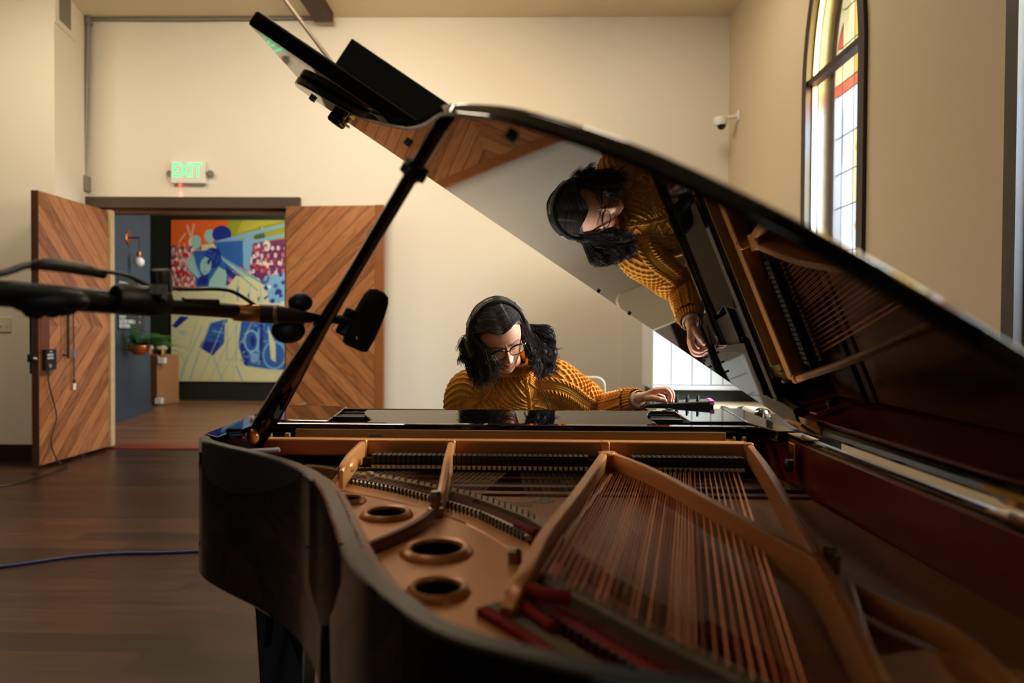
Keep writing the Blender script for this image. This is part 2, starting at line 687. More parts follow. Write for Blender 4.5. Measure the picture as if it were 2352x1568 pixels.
# door casing, threshold, baseboards
p0, p1 = ay(190, 452, 6.92), ay(690, 476, 6.92)
b = MB().box((p0.x, 6.90, DZ - 0.01), (p1.x, YB, p0.z)).box((p0.x, 6.90, 0), (DX0 - 0.0, YB, DZ)).box((DX1, 6.90, 0), (p1.x, YB, DZ))
struct(b.build('trim_1', m_trim, smooth=0, bevel=0.004))
b = MB().box((DX0, YB, 0), (DX0 + 0.04, YB + .15, DZ)).box((DX1 - .04, YB, 0), (DX1, YB + .15, DZ)).box((DX0, YB, DZ - .05), (DX1, YB + .15, DZ))
struct(b.build('trim_2', noisy(mat('door_jamb_wood', rgb(120, 76, 44), 0.45), rgb(84, 50, 28), 8), smooth=0))
struct(MB().box((DX0, 6.90, 0), (DX1, 7.12, 0.012)).build('trim_3', noisy(mat('red_threshold_wood', rgb(126, 52, 26), 0.35), rgb(96, 36, 18), 8), smooth=0, bevel=.004))
b = MB().box((-7.55, JY - 0.02, 0), (JX, JY, 0.15))
struct(b.build('baseboard_left', m_base, smooth=0, bevel=.004))
b = MB().box((p1.x, 6.935, 0), (0.968, YB, 0.15)).box((0.968, 6.92, 0), (2.04, YB, 0.15))
struct(b.build('baseboard_back', m_base, smooth=0, bevel=.004))

# hallway beyond the doors
m_blue = noisy(mat('slate_blue_paint', rgb(60, 72, 84), 0.5), rgb(50, 60, 70), 0.8)
m_green = noisy(mat('dark_green_paint', rgb(30, 34, 22), 0.5), rgb(22, 26, 16), 0.8)
HL = [(-4.62, 7.12), (-5.0, 7.12), (-5.31, 8.7), (-5.62, 10.15), (-6.3, 10.15), (-7.3, 10.15), (-7.3, 7.12)]
struct(MB().prism([(-5.0, 7.12), (-5.62, 10.15), (-7.3, 10.15), (-7.3, 7.12)], 0, 3.4).build('wall_hall_left', m_blue, smooth=0))
d = (V((-5.62, 10.15, 0)) - V((-5.0, 7.12, 0))).normalized()
nrm = V((-d.y, d.x, 0)) * -1
b = MB()
a0, a1 = V((-5.0, 7.13, 0)), V((-5.62, 10.15, 0))
b.ext([a0, a1, a1 + nrm * .018, a0 + nrm * .018], (0, 0, .14))
struct(b.build('baseboard_hall', m_blue, smooth=0))
struct(MB().box((-7.6, 11.7, 0), (0.5, 11.85, 3.4)).build('wall_hall_back', m_green, smooth=0))
struct(MB().box((0.0, 7.1, 0), (0.15, 11.7, 3.4)).build('wall_hall_right', m_green, smooth=0))
struct(MB().box((-7.4, 7.1, 0), (-7.3, 11.7, 3.4)).build('wall_hall_end', m_green, smooth=0))
struct(MB().box((-7.6, 7.1, 3.4), (0.5, 11.85, 3.5)).build('ceiling_hall', m_ceil, smooth=0))

# ------------------------------------------------------------------ doors
CW = [rgb(104, 60, 30), rgb(158, 100, 58), rgb(190, 132, 84)]
m_chev = chevron_wood('chevron_oak_boards', 1.215, 0.166, CW, 1.0)
m_stile = noisy(mat('oak_stile', rgb(150, 88, 44), 0.42), rgb(96, 52, 24), 7)
m_pale = noisy(mat('pale_unstained_edge', rgb(196, 168, 126), 0.55), rgb(132, 100, 66), 14)
m_dkedge = noisy(mat('dark_stained_edge', rgb(62, 34, 20), 0.45), rgb(40, 20, 12), 9)


def door_leaf(name, hinge, free, h, label):
    """leaf with its own x axis running from hinge to free edge; z from the floor"""
    hx, fx = V(hinge), V(free)
    d = (fx - hx)
    L = d.length
    e = bpy.data.objects.new(name, None)
    COL.objects.link(e)
    e.location = hx
    e.rotation_euler = (0, 0, math.atan2(d.y, d.x))
    struct(e, label, 'door')
    return e, L


def local_part(mb, name, m, parent, **k):
    ob = mb.build(name, m, **k)
    ob.parent = parent
    return ob


# left leaf, swung towards the camera: visible face is local -y ... +y tested below
door_l, DL = door_leaf('door_1', (-4.275, 6.88, 0.035), (-4.262, 5.84, 0.035), 2.39, 'left door leaf of chevron oak boards, swung wide open into the room')
H1 = 2.385
local_part(MB().box((0, 0, 0), (DL, 0.05, H1)), 'chevron_panel', [m_chev], door_l, smooth=0)
local_part(MB().box((DL, -0.004, 0), (DL + 0.012, 0.054, H1)), 'edge_strip', m_dkedge, door_l, smooth=0)
local_part(MB().box((-0.04, 0.035, -0.0), (0.028, 0.075, H1 + 0.01)), 'hinge_stile', m_pale, door_l, smooth=0)
local_part(MB().box((DL - 0.13, 0.05, 0.78), (DL - 0.012, 0.056, 1.36)), 'lock_plate', noisy(mat('brown_door_patch', rgb(104, 54, 22), 0.4), rgb(70, 34, 14), 9), door_l, smooth=0)
q = MB().tube([(DL - 0.32, 0.095, 0.92), (DL - 0.32, 0.095, 1.50)], 0.012, 8)
for z in (0.95, 1.45):
    q.tube([(DL - 0.32, 0.05, z), (DL - 0.32, 0.095, z)], 0.008, 6)
local_part(q, 'handle', m_black, door_l)
q = MB().lathe([(0.0, 0), (0.022, 0.0), (0.022, 0.012), (0.012, 0.03), (0, 0.034)], (DL + 0.012, 0.025, 0.93), (1, 0, 0), 14)
local_part(q, 'latch_button', m_chrome, door_l)
local_part(MB().box((DL + 0.012, -0.015, 0.80), (DL + 0.024, 0.01, 1.33)).box((DL + 0.012, -0.03, 0.9), (DL + 0.03, 0.0, 0.97)), 'latch_bar', m_black, door_l, smooth=0, bevel=.003)

e2, L2 = door_leaf('door_2', (-2.392, 6.86, 0.03), (-1.40, 6.79, 0.03), 2.44, 'right door leaf of chevron oak boards, folded back against the wall')
local_part(MB().box((0, -0.05, 0), (L2, 0, 2.435)), 'chevron_panel', [m_chev], e2, smooth=0)
local_part(MB().box((L2 - 0.085, -0.054, 0), (L2 + 0.004, 0.004, 2.44)), 'edge_strip', m_stile, e2, smooth=0, bevel=.003)

# ------------------------------------------------------------------ light
def area(name, loc, tgt, sx, sy, power, col, shape='RECTANGLE', spread=PI):
    l = bpy.data.lights.new(name, 'AREA')
    l.shape = shape
    l.size, l.size_y = sx, sy
    l.energy = power
    l.color = col
    l.spread = spread
    o = bpy.data.objects.new(name, l)
    COL.objects.link(o)
    o.location = loc
    o.rotation_euler = (V(tgt) - V(loc)).to_track_quat('-Z', 'Y').to_euler()
    return o


COOL, WARM = (0.86, 0.93, 1.0), (1.0, 0.88, 0.72)
for wi, (y0, y1) in enumerate(WIN):
    area('daylight_%d' % wi, (XR + 2.2, (y0 + y1) / 2, 3.3), (XR - 1, (y0 + y1) / 2, 1.4), 2.2, 3.2, [1000, 1750, 650, 150][wi], COOL)  # the two last ones shine through the added windows
# unseen warm lamps under the ceiling, and fill added behind the camera
area('ceiling_lamp_a', (-1.6, 4.6, 4.3), (-1.3, 6.6, 0.8), 1.2, 1.2, 112, WARM)
area('ceiling_lamp_b', (-4.4, 4.4, 4.3), (-4.2, 5.4, 0), 0.8, 0.8, 52, (1.0, 0.84, 0.6))
area('ceiling_lamp_c', (1.0, 5.2, 4.3), (1.0, 5.6, 0), 0.6, 0.6, 18, WARM)
area('ceiling_lamp_d', (-1.3, 1.6, 4.3), (-1.2, 1.8, 0), 0.8, 0.8, 11, WARM)  # added over the piano to brighten its frame, desk and the face
area('daylight_back', (-2.2, -3.9, 1.9), (-0.1, 2.2, 1.0), 1.8, 1.5, 12, (0.95, 0.97, 1.0))  # added front fill for piano and face; no window stands here
area('hall_lamp', (-3.2, 9.3, 3.3), (-3.9, 11.4, 1.6), 0.9, 0.9, 100, (1.0, 0.92, 0.78))
area('hall_daylight', (-0.3, 8.6, 1.9), (-5, 9.6, 0.9), 1.2, 1.8, 90, (0.85, 0.92, 1.0))
w = bpy.data.worlds.new('sky')
S.world = w
w.use_nodes = True
w.node_tree.nodes['Background'].inputs[0].default_value = (0.92, 0.96, 1.0, 1)
w.node_tree.nodes['Background'].inputs[1].default_value = 1.5
vs = S.view_settings
vs.view_transform = 'Standard'
vs.look = 'None'
vs.exposure = 0.12
vs.gamma = 1.0
vs.use_curve_mapping = False
S.cycles.use_denoising = True
S.cycles.caustics_reflective = False
S.cycles.caustics_refractive = False
S.cycles.max_bounces = 8
S.cycles.transparent_max_bounces = 12
S.cycles.sample_clamp_indirect = 6.0
# ================================================================== GRAND PIANO
def lacquer(name='black_lacquer'):
    m = mat(name, rgb(5, 5, 6), 0.02, 0.0, 1.55)
    return m


m_lac = lacquer()
m_satin = mat('black_satin', rgb(9, 9, 10), 0.35)
m_gold = noisy(mat('bronze_plate_paint', rgb(194, 126, 66), 0.34, 0.25), rgb(174, 108, 52), 5.0, 0.06, 300, 0.6)
m_mahog = noisy(mat('red_mahogany', rgb(122, 40, 20), 0.28), rgb(84, 22, 12), 9.0)
m_sound = plank_wood('spruce_soundboard', 0.11, 4.0, [rgb(122, 68, 32), rgb(146, 86, 44), rgb(166, 104, 56)], 0.42, along='y', groove=0.0006)
m_felt = noisy(mat('cream_felt', rgb(244, 226, 190), 0.9), rgb(230, 208, 168), 60)
m_redfelt = noisy(mat('red_felt', rgb(140, 14, 10), 0.95), rgb(96, 8, 6), 80, 0.4, 500)
m_maroon = noisy(mat('maroon_felt', rgb(86, 26, 16), 0.95), rgb(60, 16, 10), 70)
m_steel = mat('steel_wire', rgb(112, 86, 58), 0.4, 1.0)
m_copper = mat('copper_winding', rgb(196, 116, 66), 0.32, 1.0)
m_maple = noisy(mat('maple_bridge', rgb(150, 126, 90), 0.5), rgb(126, 100, 66), 20)
m_olive = noisy(mat('olive_grey_felt', rgb(118, 108, 82), 0.9), rgb(92, 82, 60), 50)
m_bluepin = mat('blued_pin_steel', rgb(64, 60, 60), 0.3, 0.8)
m_void = mat('dark_underside', rgb(8, 7, 6), 0.9, spec=0.1)  # flat black, also painted in for the dark of the sound holes

ZR = 0.97
piano = thing('grand_piano', (0.0, 1.4, 0.0), 'black lacquered grand piano with its lid propped open over a bronze frame', 'piano')
out_ctrl = [(-.802, 1.80), (-.801, 1.70), (-.785, 1.63), (-.745, 1.568), (-.672, 1.50), (-.589, 1.433), (-.521, 1.372), (-.452, 1.298), (-.397, 1.226), (-.348, 1.136), (-.305, 1.035), (-.265, .930), (-.230, .838), (-.200, .766), (-.172, .711), (-.145, .668), (-.102, .609), (-.061, .571), (0.0, .538), (.081, .503), (.20, .475), (.36, .462), (.52, .48), (.63, .53), (.69, .62), (.708, .76), (.71, .95)]
bent = spline(out_ctrl, 6)
OUT = [(-.802, 2.42)] + bent + [(.71, 2.42)]
RIMW = 0.028
area_ = sum(OUT[i - 1][0] * OUT[i][1] - OUT[i][0] * OUT[i - 1][1] for i in range(len(OUT)))
INN = offset_poly(OUT, RIMW if area_ > 0 else -RIMW)
INN = [(x, y) for x, y in INN]
INN = [(x + .010 * max(0, min(1, (x - .62) / .05)), y) for x, y in INN]
INN[0] = (-.774, 2.42)
INN[-1] = (.692, 2.42)


def open_ring(mb, A, B, z0, z1, mi=0):
    """wall between two open outlines (no closing edge)"""
    n = len(A)
    vs = [(p[0], p[1], z0) for p in A] + [(p[0], p[1], z0) for p in B] + [(p[0], p[1], z1) for p in A] + [(p[0], p[1], z1) for p in B]
    fs = []
    for k in range(n - 1):
        j = k + 1
        fs += [(k, n + k, n + j, j), (2 * n + k, 2 * n + j, 3 * n + j, 3 * n + k), (k, j, 2 * n + j, 2 * n + k), (n + k, 3 * n + k, 3 * n + j, n + j)]
    fs += [(0, 2 * n, 3 * n, n), (n - 1, 2 * n - 1, 4 * n - 1, 3 * n - 1)]
    return mb.add(vs, fs, mi)


b = MB()
MID = [((a[0] * (1 - k) + c[0] * k), (a[1] * (1 - k) + c[1] * k)) for k in (0,) for a, c in zip(OUT, INN)]
rings = []
for a, c in zip(OUT, INN):
    a, c = V((a[0], a[1], 0)), V((c[0], c[1], 0))
    def w_at(k, z):
        p = a.lerp(c, k)
        return (p.x, p.y, z)
    rings.append([w_at(0, .652), w_at(0, ZR - .008), w_at(.05, ZR - .003), w_at(.16, ZR), w_at(.86, ZR), w_at(.97, ZR - .003), w_at(1, ZR - .007), w_at(1, .645), w_at(.2, .645)])
b.loft(rings)
b.m = [1 if len(f) == 4 and all(abs(b.v[i][2] - ZR) < .0005 for i in f) else 0 for f in b.f]
rim = b.build('rim', [m_lac, mat('rubbed_rim_lacquer', rgb(12, 12, 12), .34, 0.0, 1.7)], piano, smooth=22)
INN2 = offset_poly(OUT, (RIMW + .014) if area_ > 0 else -(RIMW + .014))
INN2 = [(x + .010 * max(0, min(1, (x - .60) / .05)), y) for x, y in INN2]
INN2[0], INN2[-1] = (-.760, 2.05), (.678, 2.05)
INNa = list(INN)
INNa[0], INNa[-1] = (-.774, 2.05), (.692, 2.05)
open_ring(MB(), INNa, INN2, 0.66, ZR - 0.012).build('inner_rim', m_mahog, piano, smooth=50, bevel=.003)
MB().prism(INN2, 0.655, 0.665).build('bottom_board', m_void, piano, smooth=0)  # added board, painted black so the sound holes look dark

# legs: two at the keyboard end, one under the tail
def leg(x, y, w=0.062):
    b = MB()
    rings = []
    for z, k in ((0.66, 1.0), (0.60, 1.0), (0.56, .92), (0.12, .62), (0.10, .70), (0.085, .70), (0.075, .5), (0.05, .45)):
        r = w * k
        rings.append([(x - r, y - r, z), (x + r, y - r, z), (x + r, y + r, z), (x - r, y + r, z)])
    b.loft(rings)
    lg = b.build('leg', m_lac, piano, smooth=30, bevel=.006)
    c = MB()
    for s in (-.014, .014):
        c.lathe([(0.0, -.010), (.025, -.008), (.025, .008), (0, .010)], (x + s, y, 0.0255), (1, 0, 0), 18)
    c.box((x - .012, y - .012, .03), (x + .012, y + .012, .06))
    c.build('caster', m_brass, lg, smooth=30)


pl = ay(663, 1400, 1.66)
leg(pl.x, 1.66, .066)
leg(.60, 1.95)
leg(.36, .66)

# front case: keybed, key slip, arms, fallboard
b = MB().box((-.774, 1.88, .60), (.682, 2.44, .66))
b.build('keybed', m_lac, piano, smooth=0, bevel=.006)
b = MB().box((-.774, 2.20, .66), (.682, 2.26, .965))
b.box((-.774, 2.425, .66), (.682, 2.44, .79))
b.build('fallboard', m_lac, piano, smooth=0, bevel=.006)

# flat tops beside the music desk
q = [az(612, 964, ZR), az(754, 966, ZR), az(796, 932, ZR), az(664, 931, ZR)]
ztop = ZR + 0.004
def flat_block(name, px, z, th, m, bev=.003):
    P = [az(x, y, z) for x, y in px]
    return MB().ext([(p.x, p.y, z - th) for p in P], (0, 0, th)).build(name, m, piano, smooth=0, bevel=bev)


flat_block('side_block', [(609, 963), (754, 966), (797, 933), (664, 929)], ztop, .022, m_lac)
flat_block('side_block', [(1585, 968), (1722, 968), (1658, 938), (1540, 938)], ztop, .022, m_lac)
flat_block('arm_top', [(1716, 969), (1786, 990), (1828, 990), (1700, 937), (1659, 937)], ztop + .002, .03, m_lac)
flat_block('arm_top', [(470, 995), (500, 1003), (600, 966), (660, 930), (640, 929)], ztop, .02, m_lac)
# the music desk lies flat between them
zd = ZR + 0.001
L_ = [(843, 940), (836, 945), (838, 953), (846, 959), (852, 964), (840, 969), (870, 976), (960, 979)]
R_ = [(1400, 980), (1470, 977), (1509, 972), (1500, 966), (1489, 961), (1486, 953), (1489, 947), (1496, 943)]
TD_ = math.radians(11)
DN, D0 = V((0, -math.sin(TD_), math.cos(TD_))), V((0, 1.90, .9665))
def on_desk(x, y):
    r_ = ray(x, y)
    return CAM + r_ * ((D0 - CAM).dot(DN) / r_.dot(DN))


P = [on_desk(x, y) for x, y in L_ + R_]
MB().ext([p - DN * .012 for p in P], DN * .012).build('music_desk', mat('polished_desk_lacquer', rgb(6, 6, 6), 0.02, 0.0, 2.0), piano, smooth=0, bevel=.003)
MB().box((-.56, 1.93, .925), (.46, 1.96, .962)).box((-.56, 1.985, .925), (.46, 2.005, .976)).build('desk_support', m_satin, piano, smooth=0)
for pxs in ([(760, 966), (838, 971), (852, 940), (797, 936)], [(1500, 972), (1586, 970), (1545, 940), (1488, 943)]):
    P = [az(x, y, zd - .012) for x, y in pxs]
    MB().ext([(p.x, p.y, zd - .034) for p in P], (0, 0, .022)).build('desk_slide', m_satin, piano, smooth=0, bevel=.002)
MB().box((-.774, 1.872, .957), (.682, 1.91, .9715)).build('desk_rail', m_lac, piano, smooth=0, bevel=.004)
MB().box((-.774, 2.215, .94), (.682, 2.235, .9735)).build('desk_rail', m_lac, piano, smooth=0, bevel=.003)

# iron frame: tuning-pin field, front flange and bars
Y1 = 1.795          # front face of the pin-block flange
zt, zb = 0.941, 0.896
xl, xr_ = az(572, 1015, zt).x, az(1722, 1015, zt).x
b = MB()
b.box((-.70, 1.86, .905), (.60, 2.19, .925))
b.box((-.63, 1.862, .905), (.55, 1.876, .9575))
for x0, x1 in ((-.70, -.69), (-.655, -.64), (.565, .572), (.59, .60)):
    b.box((x0, 1.848, .90), (x1, 1.862, .948))
pin = b.build('pin_field', noisy(mat('olive_bronze_paint', rgb(150, 118, 66), 0.4, 0.4), rgb(130, 98, 50), 4), piano, smooth=0, bevel=.004)
pins = MB()
n_p = 0
pt = MB().lathe([(0, 0), (.0034, 0), (.0034, .030), (.0028, .034), (0, .034)], (0, 0, 0), (0, 0, 1), 8)
pin0 = None
for i in range(48):
    for r in range(2):
        X = -.66 + i * 0.0262
        Y = 1.955 + r * .05 + .018 * ((i * 7) % 3)
        if pin0 is None:
            pin0 = pt.build('tuning_pin', m_bluepin, piano, smooth=40)
            pin0.location = (X, Y, .922)
            pin0.matrix_parent_inverse = Matrix.Translation(-piano.location)
        else:
            dup(pin0, piano, (X, Y, .922))
for px_ in (860, 1047, 1332, 1415):
    p = az(px_, 1013, .928)
    MB().obox((p.x, p.y + .02, .932), (.019, 0, 0), (0, .016, 0), (0, 0, .009)).build('felt_wedge', mat('black_felt', rgb(20, 14, 12), .9), piano, smooth=40, bevel=.006)

# flange between the bars
bars_x = [az(x, 1017, zt).x for x in (572, 822, 1032, 1392, 1722)]
fr = MB()
fr.box((bars_x[0] + .01, Y1, zb), (bars_x[4], Y1 + .035, zt))
for x in bars_x[1:4]:
    fr.box((x - .012, Y1 - .012, zb - .01), (x + .012, Y1 + .02, zt + .002))
fr.obox((bars_x[4] - .004, Y1 - .006, (zb + zt) / 2), (.012, 0, 0), (0, .012, 0), (0, 0, .024))
flange = fr.build('front_flange', m_gold, piano, smooth=40, bevel=.006, seg=3)

# treble web of the frame with four sound holes
ZF = 0.868
hitch = [az(x, y, ZF) for x, y in ((690, 1098), (745, 1104), (806, 1112), (900, 1130), (1000, 1152), (1110, 1190), (1215, 1248))]
hitch = [(p.x, p.y) for p in hitch]
tail = [az(x, y, ZF) for x, y in ((1215, 1292), (1178, 1345), (1150, 1410), (1200, 1462), (1262, 1512), (1330, 1560))]
tail = [(p.x, p.y) for p in tail]
inner_side = [p for p in INN2 if p[1] < 1.60 and p[0] < .12]
# INN2 runs from the keyboard end along the bent side to the tail
poly = inner_side + tail[::-1] + hitch[::-1]


def circ(c, r, n=32):
    return [(c[0] + r * math.cos(2 * PI * k / n), c[1] + r * math.sin(2 * PI * k / n)) for k in range(n)]


HOLES = []
for (x, y, hw) in ((800, 1152, 28), (888, 1184, 42), (1003, 1268, 58), (1006, 1360, 52)):
    p = az(x, y, ZF)
    HOLES.append(((p.x, p.y), hw * p.y / F))
fw = MB()
holes_ok = [(c, r) for c, r in HOLES]
fw.holed([poly] + [circ(c, r)[::-1] for c, r in holes_ok], ZF - .014, ZF)
for c, r in holes_ok:
    fw.lathe([(r, -.014), (r, .004), (r * 1.06, .009), (r * 1.22, .011), (r * 1.34, .008), (r * 1.5, .0), (r * 1.5, -.01)], (c[0], c[1], ZF), (0, 0, 1), 40, cap=False)
ridge = [(p[0] - .03, p[1] - .075, ZF) for p in hitch[1:]]
web = fw.build('treble_web', m_gold, piano, smooth=40)
MB().tube(spline([(p[0] - .014, p[1] - .06, ZF - .001) for p in hitch[1:]], 5), .0035, 6).build('web_ridge', m_gold, web)
for c, r in holes_ok:
    MB().lathe([(r * .99, .0042), (r * .985, -.020), (0, -.021)], (c[0], c[1], ZF), (0, 0, 1), 40, cap=False).build('hole_lining', m_void, web, smooth=40)  # black cup painted in for the dark inside each hole


def bar(path, h, w, name='frame_bar', m=None, foot=None):
    """cast bar along a plan path of (x, y, top z); rounded section"""
    P = [V(p) for p in spline(path, 6)]
    rings = []
    for i, p in enumerate(P):
        d = (P[min(i + 1, len(P) - 1)] - P[max(i - 1, 0)])
        d.z = 0
        d.normalize()
        sd = V((d.y, -d.x, 0))
        rings.append([p + sd * a * w + V((0, 0, c)) for a, c in ((-.5, -h), (-.5, -.005), (-.40, -.0008), (0, 0.0008), (.40, -.0008), (.5, -.005), (.5, -h), (0, -h))])
    return MB().loft(rings).build(name, m or m_gold, piano, smooth=24)


def pz(x, y, z):
    p = az(x, y, z)
    return (p.x, p.y, z)


# two slim treble bars, curving down to the web
bar([(bars_x[1], Y1, .938), pz(805, 1040, .930), pz(786, 1068, .918), pz(775, 1092, .896), pz(757, 1118, .874)], .05, .017)
bar([(bars_x[2], Y1, .938), pz(1027, 1050, .932), pz(1021, 1085, .925), pz(1014, 1120, .912), pz(1008, 1148, .896), pz(1004, 1172, .874)], .05, .017)
# pads on those bars
for (x, y, z) in ((815, 1068, .903), (1036, 1085, .905)):
    p = az(x, y, z)
    MB().ball((p.x - .006, p.y, z), (.010, .035, .016), 14, 8).build('bar_boss', m_gold, piano)
# nut and brace on the web
p = az(1000, 1186, ZF)
b = MB().lathe([(0, 0), (.017, 0), (.017, .018), (.011, .020), (.011, .032), (.013, .034), (.013, .044), (.009, .050), (0, .051)], (p.x, p.y, ZF), (0, 0, 1), 6)
b.build('frame_nut', mat('nickel_bolt', rgb(150, 130, 104), 0.3, 0.9), piano, smooth=30)
p = az(850, 1104, ZF)
MB().lathe([(0, 0), (.011, 0), (.011, .018), (.007, .022), (0, .022)], (p.x, p.y, ZF), (0, 0, 1), 6).build('frame_nut', bpy.data.materials['nickel_bolt'], piano, smooth=30)
p = az(1190, 1290, ZF)
MB().lathe([(0, 0), (.012, 0), (.012, .018), (.007, .022), (0, .022)], (p.x - .006, p.y, ZF), (0, 0, 1), 6).build('frame_nut', bpy.data.materials['nickel_bolt'], piano, smooth=30)
m_brace = noisy(mat('dark_bronze', rgb(110, 72, 44), 0.4, 0.4), rgb(80, 48, 28), 8)
bar([pz(992, 1168, .893), pz(960, 1192, .892), pz(905, 1220, .89), pz(838, 1248, .888)], .024, .012, 'web_brace', m_brace)

# the great A of the frame: bass and tenor bars meeting at a rounded apex
AP = az(1397, 1038, .922)
ap = MB()
ap.lathe([(.024, -.052), (.024, -.004), (.020, 0), (0, .0005)], (AP.x, AP.y, .922), (0, 0, 1), 28)
ap.box((AP.x - .022, AP.y, .885), (AP.x + .022, Y1 + .01, .918))
ap.build('frame_apex', m_gold, piano, smooth=40)
left = [(AP.x - .010, AP.y + .004, .921), pz(1330, 1120, .921), pz(1255, 1215, .921), pz(1217, 1285, .919), pz(1190, 1335, .912), pz(1163, 1395, .89)]
bar(left, .055, .021)
lo = [pz(1404, 1088, .884), pz(1345, 1165, .884), pz(1292, 1236, .884)]
bar([(q_[0], q_[1], q_[2]) for q_ in lo], .016, .013, 'bar_fillet')
right = [(AP.x + .010, AP.y + .004, .921), pz(1500, 1076, .921), pz(1640, 1150, .921), pz(1790, 1232, .921), pz(1872, 1276, .920), pz(1905, 1318, .914), pz(1960, 1420, .905), pz(2030, 1568, .90)]
bar(right, .06, .018)
lo = [pz(1442, 1078, .882), pz(1600, 1168, .882), pz(1740, 1250, .882), pz(1838, 1310, .882)]
bar(lo, .014, .020, 'bar_fillet')
# bass edge bar
edge = [(bars_x[4], Y1 + .0, .938), pz(1760, 1070, .934), pz(1820, 1168, .930), pz(1878, 1268, .924)]
bar(edge, .045, .018)
p = az(1905, 1284, .90)
MB().lathe([(0, -.02), (.015, -.02), (.015, .006), (.009, .008), (.009, .018), (0, .019)], (p.x, p.y, .90), (0, 0, 1), 6).build('frame_nut', bpy.data.materials['nickel_bolt'], piano, smooth=30)
# bass web beyond the bar, a casting with an opening
bw = [pz(1950, 1330, .88), pz(2040, 1378, .88), pz(2200, 1450, .88), pz(2330, 1568, .88)]
bar(bw, .03, .016, 'bass_web')
bw = [pz(1950, 1330, .88), pz(1968, 1400, .88), pz(1990, 1470, .88), pz(2030, 1568, .88)]
bar(bw, .03, .014, 'bass_web')
bassw = [(q_[0], q_[1]) for q_ in (pz(2030, 1568, .86), pz(1990, 1470, .86))]
MB().prism([(.345, .60), (.60, .60), (.62, .70), (.47, .80), (.40, .78)], .855, .862).build('bass_plate', m_gold, piano, smooth=0)

# soundboard, belly rail
sb = [p for p in INN2 if p[1] < 1.60]
SBZ = .842
sbp = [(-.62, 1.60)] + [p for p in INN2 if p[1] < 1.60 and p[0] > .0] + [(.668, 1.60)]
sbp = [(hitch[0][0], 1.62)] + [(p[0] + .0, p[1] - .03) for p in hitch[1:]] + [(p[0], p[1]) for p in tail[:]] + [p for p in INN2 if p[0] > .13 and p[1] < 1.5] + [(.668, 1.62)]
o = MB().prism(sbp, SBZ - .008, SBZ).build('soundboard', m_sound, piano, smooth=0)
b = MB().box((-.72, 1.628, .80), (.668, 1.652, .858))
b.build('belly_rail', noisy(mat('dark_maple', rgb(72, 40, 24), .5), rgb(50, 26, 16), 10), piano, smooth=0, bevel=.003)
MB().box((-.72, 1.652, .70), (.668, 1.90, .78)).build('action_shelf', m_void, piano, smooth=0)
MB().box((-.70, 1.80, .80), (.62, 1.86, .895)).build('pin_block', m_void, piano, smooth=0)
# plain wooden deck under the dampers, with two dark slots
MB().box((-.62, 1.596, .838), (.668, 1.79, .8485)).build('string_deck', noisy(mat('brown_deck_wood', rgb(118, 70, 38), .5), rgb(92, 50, 26), 10), piano, smooth=0)
for xa, xb, y_ in ((922, 1012, 1098), (1128, 1292, 1104)):
    a1, a2 = az(xa, y_, .849), az(xb, y_, .849)
    MB().box((a1.x, a1.y - .012, .8486), (a2.x, a1.y + .012, .8492)).build('deck_slot', m_void, piano, smooth=0)

# printed decal on the soundboard
dc = MB()
pc = az(1190, 1141, SBZ + .0006)
cx, cy = pc.x, pc.y
rx, ry = .058, .060
outer = []
for k in range(72):
    a = 2 * PI * k / 72
    w_ = 1.0 + .10 * math.sin(9 * a) + .06 * math.sin(17 * a + 1)
    ex = 1.45 if abs(math.cos(a)) > .7 else 1.12
    outer.append((cx + rx * ex * w_ * math.cos(a), cy + ry * 1.35 * w_ * math.sin(a)))
inner = [(cx + rx * math.cos(2 * PI * k / 40), cy + ry * math.sin(2 * PI * k / 40)) for k in range(40)]
dc.holed([outer, inner[::-1]], SBZ + .0004, SBZ + .0008)
dc.holed([[(cx + rx * .96 * math.cos(2 * PI * k / 40), cy + ry * .96 * math.sin(2 * PI * k / 40)) for k in range(40)], [(cx + rx * .90 * math.cos(2 * PI * k / 40), cy + ry * .90 * math.sin(2 * PI * k / 40)) for k in range(40)][::-1]], SBZ + .0004, SBZ + .0008)
for k in range(15):                       # a line of small worn characters across the oval
    x0 = cx - .046 + k * .0062
    if k in (6, 7):
        continue
    dc.box((x0, cy - .008, SBZ + .0004), (x0 + .0038, cy + .006 + .003 * (k % 2), SBZ + .0008))
dc.build('maker_decal', mat('olive_ink', rgb(104, 92, 50), .6), piano, smooth=0)

# hitch rail: felt strips, bridge, pins along the treble
ZS = .878
def strip(path, off0, off1, z0, z1, name, m, n=6, parent=None):
    P = [V((p[0], p[1], 0)) for p in spline([(q_[0], q_[1]) for q_ in path], n)]
    rings = []
    for i, p in enumerate(P):
        d = (P[min(i + 1, len(P) - 1)] - P[max(i - 1, 0)]).normalized()
        nn = V((-d.y, d.x, 0))
        a, c = p + nn * off0, p + nn * off1
        rings.append([(a.x, a.y, z0), (c.x, c.y, z0), (c.x, c.y, z1), (a.x, a.y, z1)])
    return MB().loft(rings).build(name, m, parent or piano, smooth=30)


